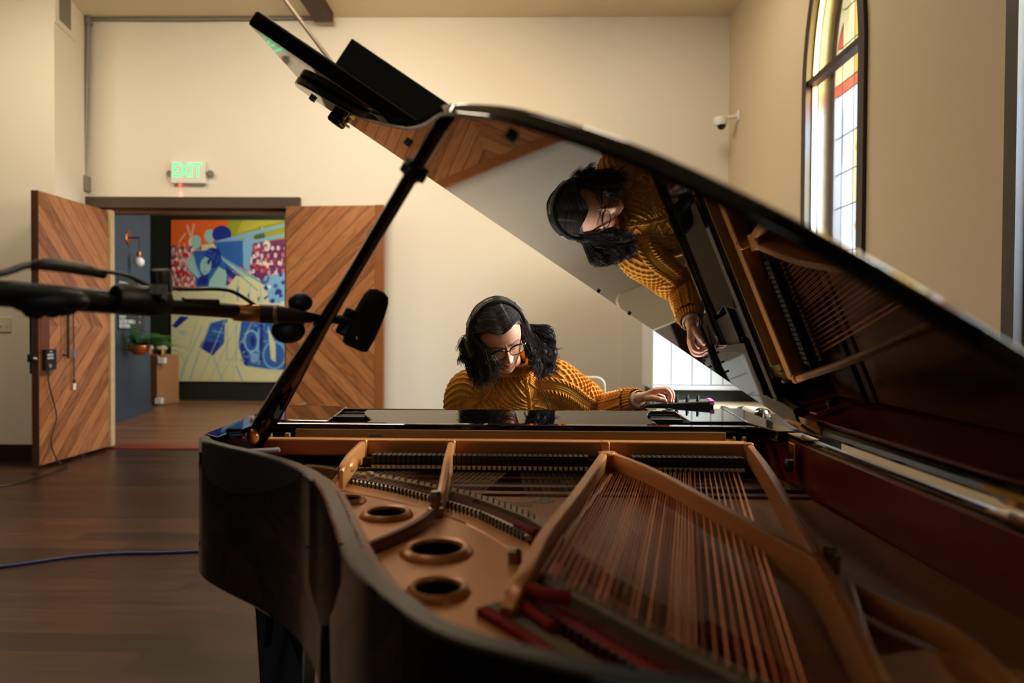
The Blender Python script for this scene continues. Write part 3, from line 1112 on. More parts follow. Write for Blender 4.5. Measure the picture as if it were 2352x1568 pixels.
brid = [az(x, y, ZS - .004) for x, y in ((700, 1068), (760, 1074), (812, 1084), (905, 1098), (1000, 1117), (1062, 1130), (1120, 1148), (1180, 1170), (1232, 1192))]
brid = [(p.x, p.y) for p in brid]
brid2 = brid + [(brid[-1][0] + .05, 1.17), (brid[-1][0] + .13, .98), (.22, .84)]
strip(brid2, -.014, .014, SBZ, ZS - .003, 'treble_bridge', m_maple)
feltp = [az(x, y, ZF + .004) for x, y in ((812, 1097), (905, 1113), (1000, 1136), (1110, 1168), (1215, 1215))]
feltp = [(p.x, p.y) for p in feltp]
strip(feltp, -.012, .020, SBZ, ZF + .002, 'string_felt', m_maroon)
beige = [az(x, y, ZF + .004) for x, y in ((812, 1104), (905, 1121), (1000, 1146), (1110, 1182), (1212, 1232))]
beige = [(p.x, p.y) for p in beige]
strip(beige, -.008, .009, ZF - .004, ZF + .006, 'hitch_felt', m_felt)


def along(path, t):
    P = [np.array(p) for p in path]
    L = [0]
    for i in range(1, len(P)):
        L.append(L[-1] + np.linalg.norm(P[i] - P[i - 1]))
    d = t * L[-1]
    for i in range(1, len(P)):
        if d <= L[i] or i == len(P) - 1:
            k = (d - L[i - 1]) / max(1e-9, L[i] - L[i - 1])
            return tuple(P[i - 1] + (P[i] - P[i - 1]) * k)


hp = MB().lathe([(0, 0), (.0022, 0), (.0022, .012), (.0038, .013), (.0038, .017), (0, .018)], (0, 0, 0), (0, 0, 1), 8)
h0 = None
for i in range(46):
    x, y = along(beige, (i + .5) / 46)
    if h0 is None:
        h0 = hp.build('hitch_pin', m_bluepin, piano, smooth=40)
        h0.matrix_parent_inverse = Matrix.Translation(-piano.location)
        h0.location = (x - .005, y - .016, ZF - .002)
    else:
        dup(h0, piano, (x - .005, y - .016, ZF - .002))
bp = MB()
b0 = None
for i in range(50):
    x, y = along(brid, .12 + .88 * (i + .5) / 50)
    for s_ in (-1, 1):
        dy = s_ * .008
        if b0 is None:
            b0 = MB().lathe([(0, 0), (.0016, 0), (.0016, .006), (0, .0062)], (0, 0, 0), (0, 0, 1), 6).build('bridge_pin', m_steel, piano, smooth=40)
            b0.matrix_parent_inverse = Matrix.Translation(-piano.location)
            b0.location = (x, y + dy, ZS - .004)
        else:
            dup(b0, piano, (x + .004 * (i % 3 - 1), y + dy, ZS - .004))

# ---- dampers: black heads over cream felts
DX = [az(848 + 11.92 * i, 1082, ZS + .006).x for i in range(43)] + [az(1460 + 11.75 * i, 1082, ZS + .006).x for i in range(22)]
YD = 1.722
headm = MB().box((-.0050, -.012, .0170), (.0050, .020, .038))
def felt_mesh(kind):
    b = MB()
    w, y0, y1 = .0050, -.012, .012
    top = .0125
    if kind == 0:
        pr = [(-w, .0044), (w, .0044), (w, top), (-w, top)]
    elif kind == 1:      # split wedge between three strings
        pr = [(-.0026, .002), (-.0010, .002), (0, .006), (.0010, .002), (.0026, .002), (w, top), (-w, top)]
    elif kind == 2:      # single wedge between two strings
        pr = [(0, .001), (w, top), (-w, top)]
    else:                # notched block over one string
        pr = [(-w, .002), (0, .006), (w, .002), (w, top), (-w, top)]
    b.ext([(x, y0, z) for x, z in pr], (0, y1 - y0, 0))
    return b


protos = {}
for i, x in enumerate(DX):
    kind = 0 if i < 15 else 1 if i < 43 else 2 if i < 55 else 3
    if kind not in protos:
        hd = headm.build('damper', m_satin, piano, smooth=0, bevel=.0008)
        hd.matrix_parent_inverse = Matrix.Translation(-piano.location)
        rl = MB().box((-.0052, -.0115, .0126), (.0052, .014, .0150)).build('damper_underfelt', m_maroon, None, smooth=0)
        fl = felt_mesh(kind).build('damper_felt', m_felt, None, smooth=0)
        for c in (rl, fl):
            c.parent = hd
        protos[kind] = (hd, rl, fl)
        hd.location = (x, YD, ZS)
    else:
        hd, rl, fl = protos[kind]
        c = dup(hd, piano, (x, YD, ZS))
        for part in (rl, fl):
            k = part.copy()
            COL.objects.link(k)
            k.parent = c
MB().box((-.45, YD + .03, .872), (.60, YD + .05, .90)).build('damper_rail', m_satin, piano, smooth=0)

# ---- strings
str_par = piano
def wire(a, b, r, name, m):
    return MB().tube([a, b], r, 6, cap=False).build(name, m, piano, smooth=60, recalc=False)


def wires(list_, r, name, m):
    b = MB()
    for a, c in list_:
        b.tube([a, c], r, 5, cap=False)
    return b.build(name, m, piano, smooth=60, recalc=False)


# bass: copper wound, crossing over the tenor strings
bb = [az(x, y, ZS + .012) for x, y in ((1236, 1318), (1330, 1362), (1440, 1420), (1560, 1482), (1690, 1545), (1790, 1600), (1880, 1668))]
bb = [(p.x, p.y) for p in bb]
ZBS = ZS + .014
nb = 0
bass_x = [az(1396 + (1712 - 1396) * i / 29.0, 1080, ZS + .006).x for i in range(30)]
for i in range(30):
    t = i / 29.0
    x0 = bass_x[i]
    ex, ey = along(bb, t ** 1.05)
    start = V((x0, 1.80, ZS + .004))
    end = V((ex, ey, ZBS))
    if i < 20:
        for s_ in (-.0021, .0021):
            wire(start + V((s_, 0, 0)), end + V((s_ * 1.6, 0, 0)), .0008 + .0005 * t, 'bass_string', m_copper)
    else:
        wire(start, end, .0013 + .0009 * (t - .66) / .34, 'bass_string', m_copper)
# bass bridge with felt and pins beyond
strip(bb, -.014, .016, SBZ, ZBS - .002, 'bass_bridge', m_olive)
bb2 = [(p[0] - .035, p[1] - .045) for p in bb]
strip([(p[0] - .018, p[1] - .022) for p in bb], -.008, .008, ZF, ZF + .012, 'string_felt', m_maroon)
strip(bb2, -.008, .009, ZF, ZF + .016, 'hitch_felt', m_redfelt)
bb3 = [(p[0] - .060, p[1] - .075) for p in bb]
strip(bb3, -.010, .012, ZF - .004, ZF + .010, 'hitch_felt', m_olive)
bb4 = [(p[0] - .075, p[1] - .094) for p in bb]
strip(bb4, -.006, .007, ZF - .004, ZF + .013, 'hitch_felt', m_redfelt)
ledge = [(p[0] - .085, p[1] - .112) for p in bb]
strip(ledge, -.05, .012, ZF - .012, ZF + .004, 'tail_web', m_gold)
for i in range(30):
    x, y = along(bb2, (i + .5) / 30)
    dup(h0, piano, (x - .010, y - .012, ZF + .004))
    x, y = along(bb, (i + .5) / 30)
# bundles of red felt braid laid in beside the bar
pa, pb_ = az(1190, 1342, ZF + .03), az(1312, 1384, ZF + .03)
MB().tube(spline([pz(1188, 1338, ZF + .03), pz(1215, 1352, ZF + .034), pz(1262, 1366, ZF + .036), pz(1310, 1372, ZF + .034)], 5), [.005 + .004 * min(1, i / 6) for i in range(16)], 10).build('felt_braid', m_redfelt, piano)
MB().tube(spline([pz(1184, 1372, ZF + .018), pz(1200, 1390, ZF + .018), pz(1230, 1412, ZF + .018), pz(1270, 1440, ZF + .018)], 5), .007, 10).build('felt_braid', m_redfelt, piano)
MB().tube(spline([pz(1184, 1206, ZF + .012), pz(1205, 1213, ZF + .012), pz(1228, 1224, ZF + .012)], 5), .006, 8).build('felt_braid', m_redfelt, piano)
# red braid woven under the tenor strings
fb = [az(x, y, ZS - .012) for x, y in ((1282, 1252), (1360, 1300), (1450, 1348), (1560, 1410), (1680, 1480), (1800, 1560))]
strip([(p.x, p.y) for p in fb], -.010, .013, SBZ + .002, ZS - .006, 'string_felt', m_redfelt)

# treble and tenor: three wires to a note; the 40 widest notes are parts of their own
ten_x = [DX[i] for i in range(43)]
small = []
nkeep = 0
allw = []
for i in range(43):
    t = i / 42.0
    ex, ey = along(brid, .20 + .80 * (t ** 1.0))
    if i > 28:
        k = (i - 28) / 14.0
        ex, ey = along(brid2[7:], .05 + .9 * k)
    for s_ in (-.0034, 0, .0034):
        a = V((ten_x[i] + s_, 1.80, ZS))
        c = V((ex + s_, ey, ZS - .001))
        d_ = (c - a)
        allw.append((a, c + d_.normalized() * .06))
# the last octave and more has no dampers
for i in range(17):
    x0 = DX[0] - .0131 * (i + 1)
    ex, ey = along(brid, .20 - .2 * (i + 1) / 17.0)
    for s_ in (-.003, .003):
        allw.append((V((x0 + s_, 1.80, ZS)), V((ex + s_ * .6, ey - .02, ZS - .001))))
allw.sort(key=lambda w: -(w[0] - w[1]).length)
for a, c in allw[:50]:
    wire(a, c, .00036, 'tenor_string', m_steel)
o = wires(allw[50:], .00032, 'treble_strings', m_steel)
o['kind'] = 'stuff'

# ---- lid
LA = math.radians(33.9)
LH = V((.703, 0, .984))
LU, LN = V((-math.cos(LA), 0, math.sin(LA))), V((math.sin(LA), 0, math.cos(LA)))


def lp(t, y, off=0.0):
    p = LH + LU * t + LN * off
    return V((p.x, y, p.z))


YF = 1.77
lid_ctrl = [(1.555, 1.765), (1.560, 1.74), (1.53, 1.68), (1.47, 1.635), (1.395, 1.60), (1.304, 1.545), (1.21, 1.42), (1.124, 1.290), (1.06, 1.150), (.997, .985), (.935, .880), (.865, .780), (.76, .680), (.694, .633), (.613, .594), (.556, .574), (.481, .556), (.39, .541), (.26, .53), (.14, .545), (.06, .59), (.012, .68), (0, .80)]
LO = spline(lid_ctrl, 5) + [(0.0, YF)]
LO = [(1.50, YF)] + LO
b = MB().ext([lp(t, y, 0.0) for t, y in LO], LN * .021)
lid = b.build('lid', m_lac, piano, smooth=40, bevel=.005, seg=3)
# folded front flap lying back on the lid
b = MB().ext([lp(0.01, YF, .0215), lp(1.575, YF, .0215), lp(1.575, 1.46, .0215), lp(0.01, 1.46, .0215)], LN * .02)
b.ext([lp(0.01, 1.50, .0215), lp(1.58, 1.50, .0215), lp(1.58, 1.455, .0215), lp(0.01, 1.455, .0215)], LN * .036)
b.build('lid_flap', m_lac, lid, smooth=40, bevel=.006, seg=3)
p = ax(660, 98, 0)
# rubber buttons and scalloped feet under the lid, one button added as a reflection
def on_lid(x, y, off=0.0):
    d = ray(x, y)
    k = (LH + LN * off - CAM).dot(LN) / d.dot(LN)
    return CAM + d * k


m_rub = mat('black_rubber', rgb(10, 10, 10), .35)
for x, y in ((709, 240), (938, 327), (1375, 668), (1440, 727), (1175, 312)):  # last one stands in for the mirrored microphone boom
    c = on_lid(x, y)
    if c.y > YF - .03:
        c = lp((ay(x, y, YF - .022) - LH).dot(LU), YF - .022)
    k_ = .007 if x < 1300 else .004
    MB().obox(c - LN * k_ * .55, LU * k_, V((0, k_, 0)), LN * k_ * .55).build('bumper', m_rub, lid, smooth=30, bevel=.0012)
for x, y in ((772, 281),):
    c = on_lid(x, y)
    c = lp((ay(x, y, YF - .014) - LH).dot(LU), YF - .014)
    b = MB()
    n = 40
    rings = []
    for h, k in ((0.0, .8), (.004, 1.0), (.018, 1.0), (.023, .8)):
        rings.append([c - LN * h + (LU * math.cos(2 * PI * i / n) + V((0, 1, 0)) * math.sin(2 * PI * i / n)) * (.024 * k * (1 + .10 * math.cos(8 * 2 * PI * i / n))) for i in range(n)])
    b.loft(rings).build('scalloped_foot', m_satin, lid, smooth=50)
c = on_lid(797, 272)
c = lp((ay(797, 272, YF - .045) - LH).dot(LU), YF - .045)
b = MB().lathe([(0, 0), (.010, 0), (.010, .004), (.005, .006), (.005, .014), (.008, .015), (.008, .020), (0, .021)], c, -LN, 16)
b.obox(c - LN * .012 - LU * .009, LU * .009, V((0, .003, 0)), LN * .003)
b.build('lid_latch', m_brass, lid, smooth=40)
# hinges along the spine
for yh in (1.70, .95):
    b = MB()
    for k in range(5):
        b.tube([V((.712, yh - .05 + k * .021, .984)), V((.712, yh - .03 + k * .021, .984))], .006, 10)
    b.box((.672, yh - .05, ZR + .001), (.708, yh + .055, ZR + .004))
    b.obox(lp(.025, yh, -.002), LU * .02, V((0, .05, 0)), LN * .002)
    b.build('lid_hinge', m_brass, lid, smooth=30)
# brass catch on the inner wall by the hinge
b = MB().box((.660, 1.675, .892), (.666, 1.715, .958))
ct = b.build('brass_catch', m_brass, piano, smooth=0, bevel=.002)
MB().lathe([(0, 0), (.016, 0), (.016, .012), (.010, .016), (0, .017)], (.660, 1.695, .902), (-1, 0, 0), 18).build('catch_knob', m_rub, ct, smooth=40)

# ---- lid prop
bs = az(572, 990, .952)
base_p = V((-.706, 1.78, .945))
top_p = on_lid(1018, 281)
top_p = V((top_p.x, top_p.y, top_p.z)) - LN * .004
d = (top_p - base_p)
b = MB()
sd = V((-CR.x, -CR.y, 0))
fx_ = d.normalized()
wv = fx_.cross(V((0, 1, 0))).normalized()
w2 = wv.cross(fx_)
rings = []
for t, a_, c_ in ((0, .029, .013), (.08, .030, .013), (.2, .028, .013), (.3, .0245, .0125), (.4, .0195, .012), (.5, .0155, .0115), (.6, .0128, .0115), (1.0, .0115, .0115)):
    p = base_p + d * t
    rings.append([p + wv * a_ * math.cos(2 * PI * k / 14) + w2 * c_ * math.sin(2 * PI * k / 14) for k in range(14)])
b.loft(rings)
prop = b.build('lid_prop', m_lac, piano, smooth=40)
b = MB().box((-.760, 1.745, .925), (-.70, 1.80, .968))
b.build('prop_bracket', m_lac, piano, smooth=0, bevel=.004)
pa_, pb_ = ay(518, 984, 1.64), ay(556, 1024, 1.64)
MB().box((pa_.x, 1.64, .885), (pb_.x, 1.70, pa_.z)).build('prop_block', m_lac, piano, smooth=0, bevel=.003)
pk = ay(577, 1003, 1.70)
MB().ball(pk, (.020, .016, .020), 18, 12).build('prop_cup', noisy(mat('amber_varnished_wood', rgb(176, 92, 30), .15), rgb(120, 56, 16), 10), piano)
tc = min((i / 400 for i in range(401)), key=lambda t: abs((lambda p: (p - CAM).dot(CU) / (p - CAM).dot(_f))(base_p + d * t) - (784 - 391) / F))
rings = []
dn = d.normalized()
for h, k in ((-.010, .7), (-.007, 1), (.005, 1), (.008, .7), (.009, .62), (.012, .62)):
    rings.append([base_p + d * tc + dn * h + (wv * math.cos(2 * PI * i / 40) + w2 * math.sin(2 * PI * i / 40)) * (.021 * k * (1 + .10 * math.cos(8 * 2 * PI * i / 40))) for i in range(40)])
MB().loft(rings).build('prop_collar', m_satin, prop, smooth=50)
p1_ = base_p + d * .62
MB().ball(base_p + d * .485 + wv * .014, .006, 8, 6).build('prop_stud', m_satin, prop)
MB().obox(az(590, 1035, .93) , (.05, .02, 0), (-.006, .014, 0), (0, 0, .004)).build('prop_rest', mat('grey_felt', rgb(120, 112, 108), .8), piano, smooth=0, bevel=.002)

# long flat case lying on the lid
bx = MB().ext([lp(1.385, 1.475, .0585), lp(.60, 1.475, .0585), lp(.60, 1.74, .0585), lp(1.385, 1.74, .0585)], LN * .066)
bx = bx.build('flat_case', mat('black_case_vinyl', rgb(6, 6, 5), .6, spec=.25), None, smooth=0, bevel=.003)
tag(bx, 'long matte black flat case lying on top of the open piano lid', 'case')
# ================================================================== THE WOMAN
person = thing('person', (-0.04, 2.75, 0.0), 'person in mustard cable-knit sweater seated at the piano, head bowed, hand on a small controller', 'person')


def nmat(*a):
    return mat(*a)


def attr_mat(name, rough, sub=0.0, bump=None):
    m = mat(name, (1, 1, 1, 1), rough)
    n = NT(m)
    a = n.new('ShaderNodeAttribute', attribute_name='tint')
    n.base(a.outputs['Color'])
    if sub:
        n.p.inputs['Subsurface Weight'].default_value = sub
        n.p.inputs['Subsurface Radius'].default_value = (0.012, 0.005, 0.003)
        n.p.inputs['Subsurface Scale'].default_value = 0.6
    if bump:
        n.bump(n.noise(n.obj(), bump[0], 4), bump[1], 0.0006)
    return m


m_skin = attr_mat('skin', 0.45, 0.12, (420, 0.12))
SKIN = np.array(rgb(222, 160, 128)[:3])

# ---- head frame
def rotm(axis, a):
    return Matrix.Rotation(a, 3, axis)


PITCH, YAW, ROLL = math.radians(40), math.radians(13), math.radians(18)
RH = rotm('Y', -ROLL) @ rotm('Z', YAW)
hx0, hy0, hz0 = V((1, 0, 0)), V((0, -math.cos(PITCH), -math.sin(PITCH))), V((0, -math.sin(PITCH), math.cos(PITCH)))
HX, HY, HZ = RH @ hx0, RH @ hy0, RH @ hz0
HO = ay(1165, 808, 2.165) - HY * .088 - HZ * .0
HS = 0.97


def hl(x, y, z):
    return HO + HX * (x * HS) + HY * (y * HS) + HZ * (z * HS)


PZ = [.120, .115, .100, .075, .045, .02, .0, -.02, -.045, -.06, -.075, -.09, -.104, -.114, -.119]
PF = [.004, .026, .056, .079, .089, .0895, .0835, .0835, .0845, .0855, .083, .0835, .077, .064, .045]
PBK = [.004, .03, .058, .083, .097, .101, .100, .094, .08, .068, .056, .045, .036, .03, .024]
PW = [.004, .026, .048, .066, .0745, .0765, .0755, .072, .066, .0605, .053, .0445, .036, .026, .018]


def prof(tab, z):
    return np.interp(-np.asarray(z), [-q for q in PZ], tab)


def gs(x, z, cx, cz, sx, sz):
    return np.exp(-((x - cx) / sx) ** 2 - ((z - cz) / sz) ** 2)


def face_disp(x, z):
    d = np.zeros_like(x)
    t = np.clip((.012 - z) / .052, 0, 1)
    amp = .005 + .018 * t ** 1.2
    amp = amp * np.where(z < -.0395, np.exp(-((z + .0395) / .0055) ** 2), 1) * np.where(z > .012, np.exp(-((z - .012) / .011) ** 2), 1)
    d += amp * np.exp(-(x / (.0062 + .0055 * t)) ** 2)
    for s in (-1, 1):
        d += .0085 * gs(x, z, s * .0125, -.0385, .0062, .0065)
        d -= .0085 * gs(x, z, s * .031, .003, .016, .010)
        d += .0080 * gs(x, z, s * .032, -.001, .0125, .0075)
        d += .0040 * gs(x, z, s * .028, .021, .020, .0065)
        d += .0045 * gs(x, z, s * .041, -.030, .018, .017)
        d -= .0030 * gs(x, z, s * .025, -.064, .006, .007)
        d -= .0022 * gs(x, z, s * .022, -.048, .005, .014)
        d -= .0018 * gs(x, z, s * .032, -.0095, .013, .0016)
    d += .0060 * gs(x, z, 0, -.0590, .018, .0042)
    d += .0080 * gs(x, z, 0, -.0700, .0145, .0050)
    d -= .0050 * gs(x, z, 0, -.0645, .022, .0016)
    d -= .0018 * gs(x, z, 0, -.050, .0035, .006)
    d -= .0030 * gs(x, z, 0, -.080, .016, .0045)
    d += .0050 * gs(x, z, 0, -.097, .015, .009)
    d -= .0016 * gs(x, z, .004, .022, .0016, .007) + .0016 * gs(x, z, -.005, .022, .0016, .007)
    return d


def head_points(off=0.0, nz=150, nt=180):
    zz = np.concatenate([np.linspace(.1199, .06, 22), np.linspace(.0585, -.105, nz - 34), np.linspace(-.107, -.1189, 12)])
    th = np.linspace(0, 2 * PI, nt, endpoint=False)
    th = th + .42 * np.sin(2 * th) * .5           # crowd columns towards the face
    # th = pi/2 is the front
    th = np.where(True, th, th)
    ct, st = np.cos(th), np.sin(th)
    e = 2 / 2.25
    Z = np.repeat(zz[:, None], nt, 1)
    X = prof(PW, zz)[:, None] * np.sign(ct) * np.abs(ct) ** e
    Y = np.where(st > 0, prof(PF, zz)[:, None], prof(PBK, zz)[:, None]) * np.sign(st) * np.abs(st) ** e
    fr = np.clip(st, 0, 1)[None, :] ** .8
    Y = Y + face_disp(X, Z) * fr
    if off:
        L = np.sqrt(X ** 2 + Y ** 2 + Z ** 2)
        X, Y, Z = X * (1 + off / L), Y * (1 + off / L), Z * (1 + off / L)
    return X, Y, Z


def grid_faces(nr, nc, wrap=True):
    fs = []
    for i in range(nr - 1):
        for k in range(nc if wrap else nc - 1):
            k2 = (k + 1) % nc
            fs.append((i * nc + k, i * nc + k2, (i + 1) * nc + k2, (i + 1) * nc + k))
    return fs


def tint_mesh(me, cols):
    a = me.color_attributes.new('tint', 'FLOAT_COLOR', 'POINT')
    c = np.ones((len(me.vertices), 4), np.float32)
    c[:, :3] = cols
    a.data.foreach_set('color', c.ravel())


hX, hY, hZ = head_points()
nr, nc = hX.shape
lin_col = np.tile(SKIN, (nr * nc, 1))
fx, fz, fyv = hX.ravel(), hZ.ravel(), hY.ravel()
front = (fyv > .03)


def blend(w, col):
    global lin_col
    w = (np.clip(w, 0, 1) * front)[:, None]
    lin_col = lin_col * (1 - w) + np.array(col[:3]) * w


for s in (-1, 1):
    blend(.35 * gs(fx, fz, s * .042, -.032, .02, .018), rgb(206, 112, 92))
    xo = (fx - s * .031) * s
    zb_ = .0225 + .0035 * np.exp(-((xo - .004) / .012) ** 2) - np.clip(xo - .012, 0, 1) * .35
    blend(1.0 * (np.abs(fz - zb_) < .0032) * (np.abs(xo) < .021) * .75, rgb(62, 40, 32))
    zl = -.0065 + (xo / .0155) ** 2 * .0035
    blend(1.0 * (np.abs(fz - zl) < .0011) * (np.abs(xo) < .0145), rgb(30, 18, 16))
    blend(.35 * gs(fx, fz, s * .031, .004, .015, .007), rgb(176, 104, 84))
    blend(.8 * gs(fx, fz, s * .0085, -.0455, .0035, .0022), rgb(96, 44, 36))
blend(.35 * gs(fx, fz, 0, -.037, .012, .010), rgb(212, 112, 96))
lipw = (np.exp(-((fx / .0205) ** 4)) * (gs(fx * 0, fz, 0, -.0592 - .00, 1, .0042) + gs(fx * 0, fz, 0, -.0700, 1, .0050)))
blend(.75 * lipw * (np.abs(fx) < .0225), rgb(186, 92, 84))
blend(1.0 * (np.abs(fz + .0645 + .0 * fx) < .0009) * (np.abs(fx) < .0215), rgb(96, 38, 36))

headv = [hl(a, b_, c) for a, b_, c in zip(fx, fyv, fz)]
# ears
ear = MB()
for s in (-1, 1):
    ear.ball(hl(s * .078, -.012, -.005), (.008, .020, .030), 14, 10, rot=Matrix((HX, HY, HZ)).transposed())

# ---- body under the clothes, grown from limb tubes and fused
SHL, SHR = V((.118, 2.515, 1.045)), V((-.205, 2.53, 1.00))
ELL, ELR = V((.285, 2.585, .930)), V((-.245, 2.62, .765))
WRL = ay(1470, 916, 2.355)
WRR = V((-.115, 2.43, .862))
bd = MB()
spine = [V((-.01, 2.84, .50)), V((-.012, 2.79, .66)), V((-.025, 2.69, .82)), V((-.04, 2.57, .96)), V((-.048, 2.505, 1.045)), V((-.055, 2.45, 1.085))]
TW = [.165, .150, .150, .155, .115, .055]
TD = [.115, .100, .100, .095, .075, .055]


def ring_at(c, d, w, dp, n=28, roll=0.0, ex=2.3):
    d = d.normalized()
    x = V((1, 0, roll)).normalized()
    fwd = d.cross(x).normalized()
    x = fwd.cross(d).normalized()
    e = 2 / ex
    out = []
    for k in range(n):
        a = 2 * PI * k / n
        ca, sa = math.cos(a), math.sin(a)
        out.append(c + x * (w * math.copysign(abs(ca) ** e, ca)) + fwd * (dp * math.copysign(abs(sa) ** e, sa)))
    return out


rings = []
for i, c in enumerate(spine):
    d = spine[min(i + 1, 5)] - spine[max(i - 1, 0)]
    rings.append(ring_at(c, d, TW[i], TD[i]))
bd.loft(rings)
bd.tube([V((-.055, 2.485, 1.05)), V((-.058, 2.44, 1.12)), hl(0, -.035, -.06), hl(0, -.025, -.03)], [.052, .047, .047, .045], 16)
bd.tube([V((-.0, 2.50, 1.05)), SHL, SHL.lerp(ELL, .5), ELL, ELL.lerp(WRL, .4), WRL, WRL + (WRL - ELL).normalized() * .01], [.05, .052, .044, .040, .038, .026, .025], 14)
bd.tube([V((-.1, 2.51, 1.03)), SHR, SHR.lerp(ELR, .5), ELR, ELR.lerp(WRR, .4), WRR], [.05, .052, .044, .040, .038, .026], 14)
for s in (-1, 1):
    hip, knee, ank = V((s * .09 - .01, 2.80, .52)), V((s * .13 - .01, 2.40, .50)), V((s * .14 - .01, 2.46, .09))
    bd.tube([hip, hip.lerp(knee, .5), knee, knee.lerp(ank, .35), ank], [.085, .078, .058, .055, .038], 14)
    bd.tube([ank + V((0, .03, -.03)), ank + V((0, -.06, -.05)), ank + V((0, -.15, -.065))], [.038, .036, .022], 10)
# left hand closing on a knob: wrist, knuckles and five fingers
KN = {'index': (1506, 897, 2.322), 'middle': (1511, 894, 2.342), 'ring': (1510, 896, 2.362), 'little': (1504, 902, 2.380)}
FG = {
    'index': [(1530, 895, 2.316), (1540, 907, 2.312), (1538, 921, 2.310)],
    'middle': [(1536, 893, 2.340), (1546, 907, 2.336), (1543, 921, 2.332)],
    'ring': [(1533, 904, 2.366), (1538, 915, 2.362), (1531, 924, 2.358)],
    'little': [(1522, 910, 2.388), (1526, 919, 2.385), (1519, 926, 2.382)],
}
hand = MB()
for k, kn in KN.items():
    kp = ay(*kn)
    r = .0088 if k != 'little' else .0076
    hand.tube([WRL - V((.012, 0, 0)), WRL.lerp(kp, .45) + V((0, 0, -.002)), kp], [.019, .0155, .0108], 12)
    pts = [kp] + [ay(*q_) for q_ in FG[k]]
    pts = [V(p) for p in spline(pts, 3)]
    L = len(pts)
    hand.tube(pts, [r * (1.08 - .33 * i / (L - 1)) for i in range(L)], 12)
    hand.ball(pts[-1], r * .78, 10, 8)
    hand.ball(kp, r * 1.12, 10, 8)
kp = ay(*KN['index'])
hand.tube([ay(*KN['index']) - V((.006, 0, .006)), ay(*KN['little']) - V((.004, 0, .006))], [.010, .010], 10)
th_ = [ay(1482, 914, 2.338), ay(1499, 914, 2.312), ay(1514, 917, 2.300), ay(1527, 919, 2.297)]
hand.tube(th_, [.0125, .0112, .0096, .0078], 12)
hand.ball(th_[-1], .0078, 10, 8)
hand.ball(th_[2], .0100, 10, 8)
# right hand resting over the keys
rk = []
for i, dx in enumerate((-.034, -.012, .010, .030)):
    kp2 = WRR + V((dx * 1.0, -.075, .000 - .004 * abs(i - 1.5)))
    hand.tube([WRR + V((dx * .4, .01, 0)), WRR + V((dx * .8, -.04, .004)), kp2], [.017, .0135, .010], 10)
    tip = kp2 + V((dx * .15, -.05 - .008 * (i in (1, 2)), -.032))
    hand.tube([V(p) for p in spline([kp2, kp2 + V((0, -.032, .002)), tip + V((0, .010, .008)), tip], 3)], [.0088 - .0022 * j / 9 for j in range(10)], 10)
    hand.ball(tip, .0066, 10, 8)
hand.tube([WRR + V((.02, -.005, -.005)), WRR + V((.045, -.035, -.012)), WRR + V((.050, -.075, -.026))], [.0125, .011, .0075], 10)
hand.ball(WRR + V((.050, -.075, -.026)), .0075, 10, 8)


def fused(mb, voxel):
    me = bpy.data.meshes.new('tmp')
    me.from_pydata(mb.v, [], mb.f)
    b_ = bmesh.new()
    b_.from_mesh(me)
    bmesh.ops.recalc_face_normals(b_, faces=b_.faces)
    b_.to_mesh(me)
    b_.free()
    ob = bpy.data.objects.new('tmp', me)
    COL.objects.link(ob)
    md = ob.modifiers.new('r', 'REMESH')
    md.mode = 'VOXEL'
    md.voxel_size = voxel
    sm = ob.modifiers.new('s', 'SMOOTH')
    sm.factor = .5
    sm.iterations = 3
    dg = bpy.context.evaluated_depsgraph_get()
    dg.update()
    out = bpy.data.meshes.new_from_object(ob.evaluated_get(dg))
    bpy.data.objects.remove(ob)
    vs = np.zeros(len(out.vertices) * 3, np.float32)
    out.vertices.foreach_get('co', vs)
    fs = [tuple(p.vertices) for p in out.polygons]
    bpy.data.meshes.remove(out)
    return vs.reshape(-1, 3), fs


bv, bf = fused(bd, .010)
hv, hf = fused(hand, .0021)
allv = [tuple(p) for p in headv] + [tuple(p) for p in bv] + [tuple(p) for p in hv] + list(ear.v)
allf = [tuple(f) for f in grid_faces(nr, nc)]
o_ = len(headv)
allf += [tuple(i + o_ for i in f) for f in bf]
o_ += len(bv)
allf += [tuple(i + o_ for i in f) for f in hf]
o_ += len(hv)
allf += [tuple(i + o_ for i in f) for f in ear.f]
q = MB()
q.v, q.f, q.m = allv, allf, [0] * len(allf)
body = q.build('body', m_skin, person, smooth=80, recalc=False)
b_ = bmesh.new()
b_.from_mesh(body.data)
bmesh.ops.recalc_face_normals(b_, faces=b_.faces)
b_.to_mesh(body.data)
b_.free()
cols = np.tile(SKIN, (len(allv), 1))
cols[:len(headv)] = lin_col
# redder finger joints and tips
hs = len(headv) + len(bv)
hvv = np.array(hv)
red = np.zeros(len(hvv))
for k in FG:
    for q_ in [KN[k]] + FG[k]:
        p = np.array(ay(*q_))
        red = np.maximum(red, np.exp(-(np.linalg.norm(hvv - p, axis=1) / .010) ** 2))
w_ = (.45 * red)[:, None]
cols[hs:hs + len(hvv)] = cols[hs:hs + len(hvv)] * (1 - w_) + np.array(rgb(206, 112, 92)[:3]) * w_
tint_mesh(body.data, cols)
# thumb nail and finger nails
nl = MB()
for tip, nxt, upv in ((th_[3], th_[2], V((0, -.4, .9))), (ay(*FG['index'][2]), ay(*FG['index'][1]), V((.9, -.3, .2))), (ay(*FG['middle'][2]), ay(*FG['middle'][1]), V((.9, -.3, .2)))):
    d = (tip - nxt).normalized()
    u_ = (upv - d * upv.dot(d)).normalized()
    w3 = d.cross(u_)
    nl.ball(tip + u_ * .0048 - d * .001, (.0062, .0048, .0030), 12, 8, rot=Matrix((d, w3, u_)).transposed())
nl.build('nails', mat('nail', rgb(232, 176, 158), .25), person, smooth=80)

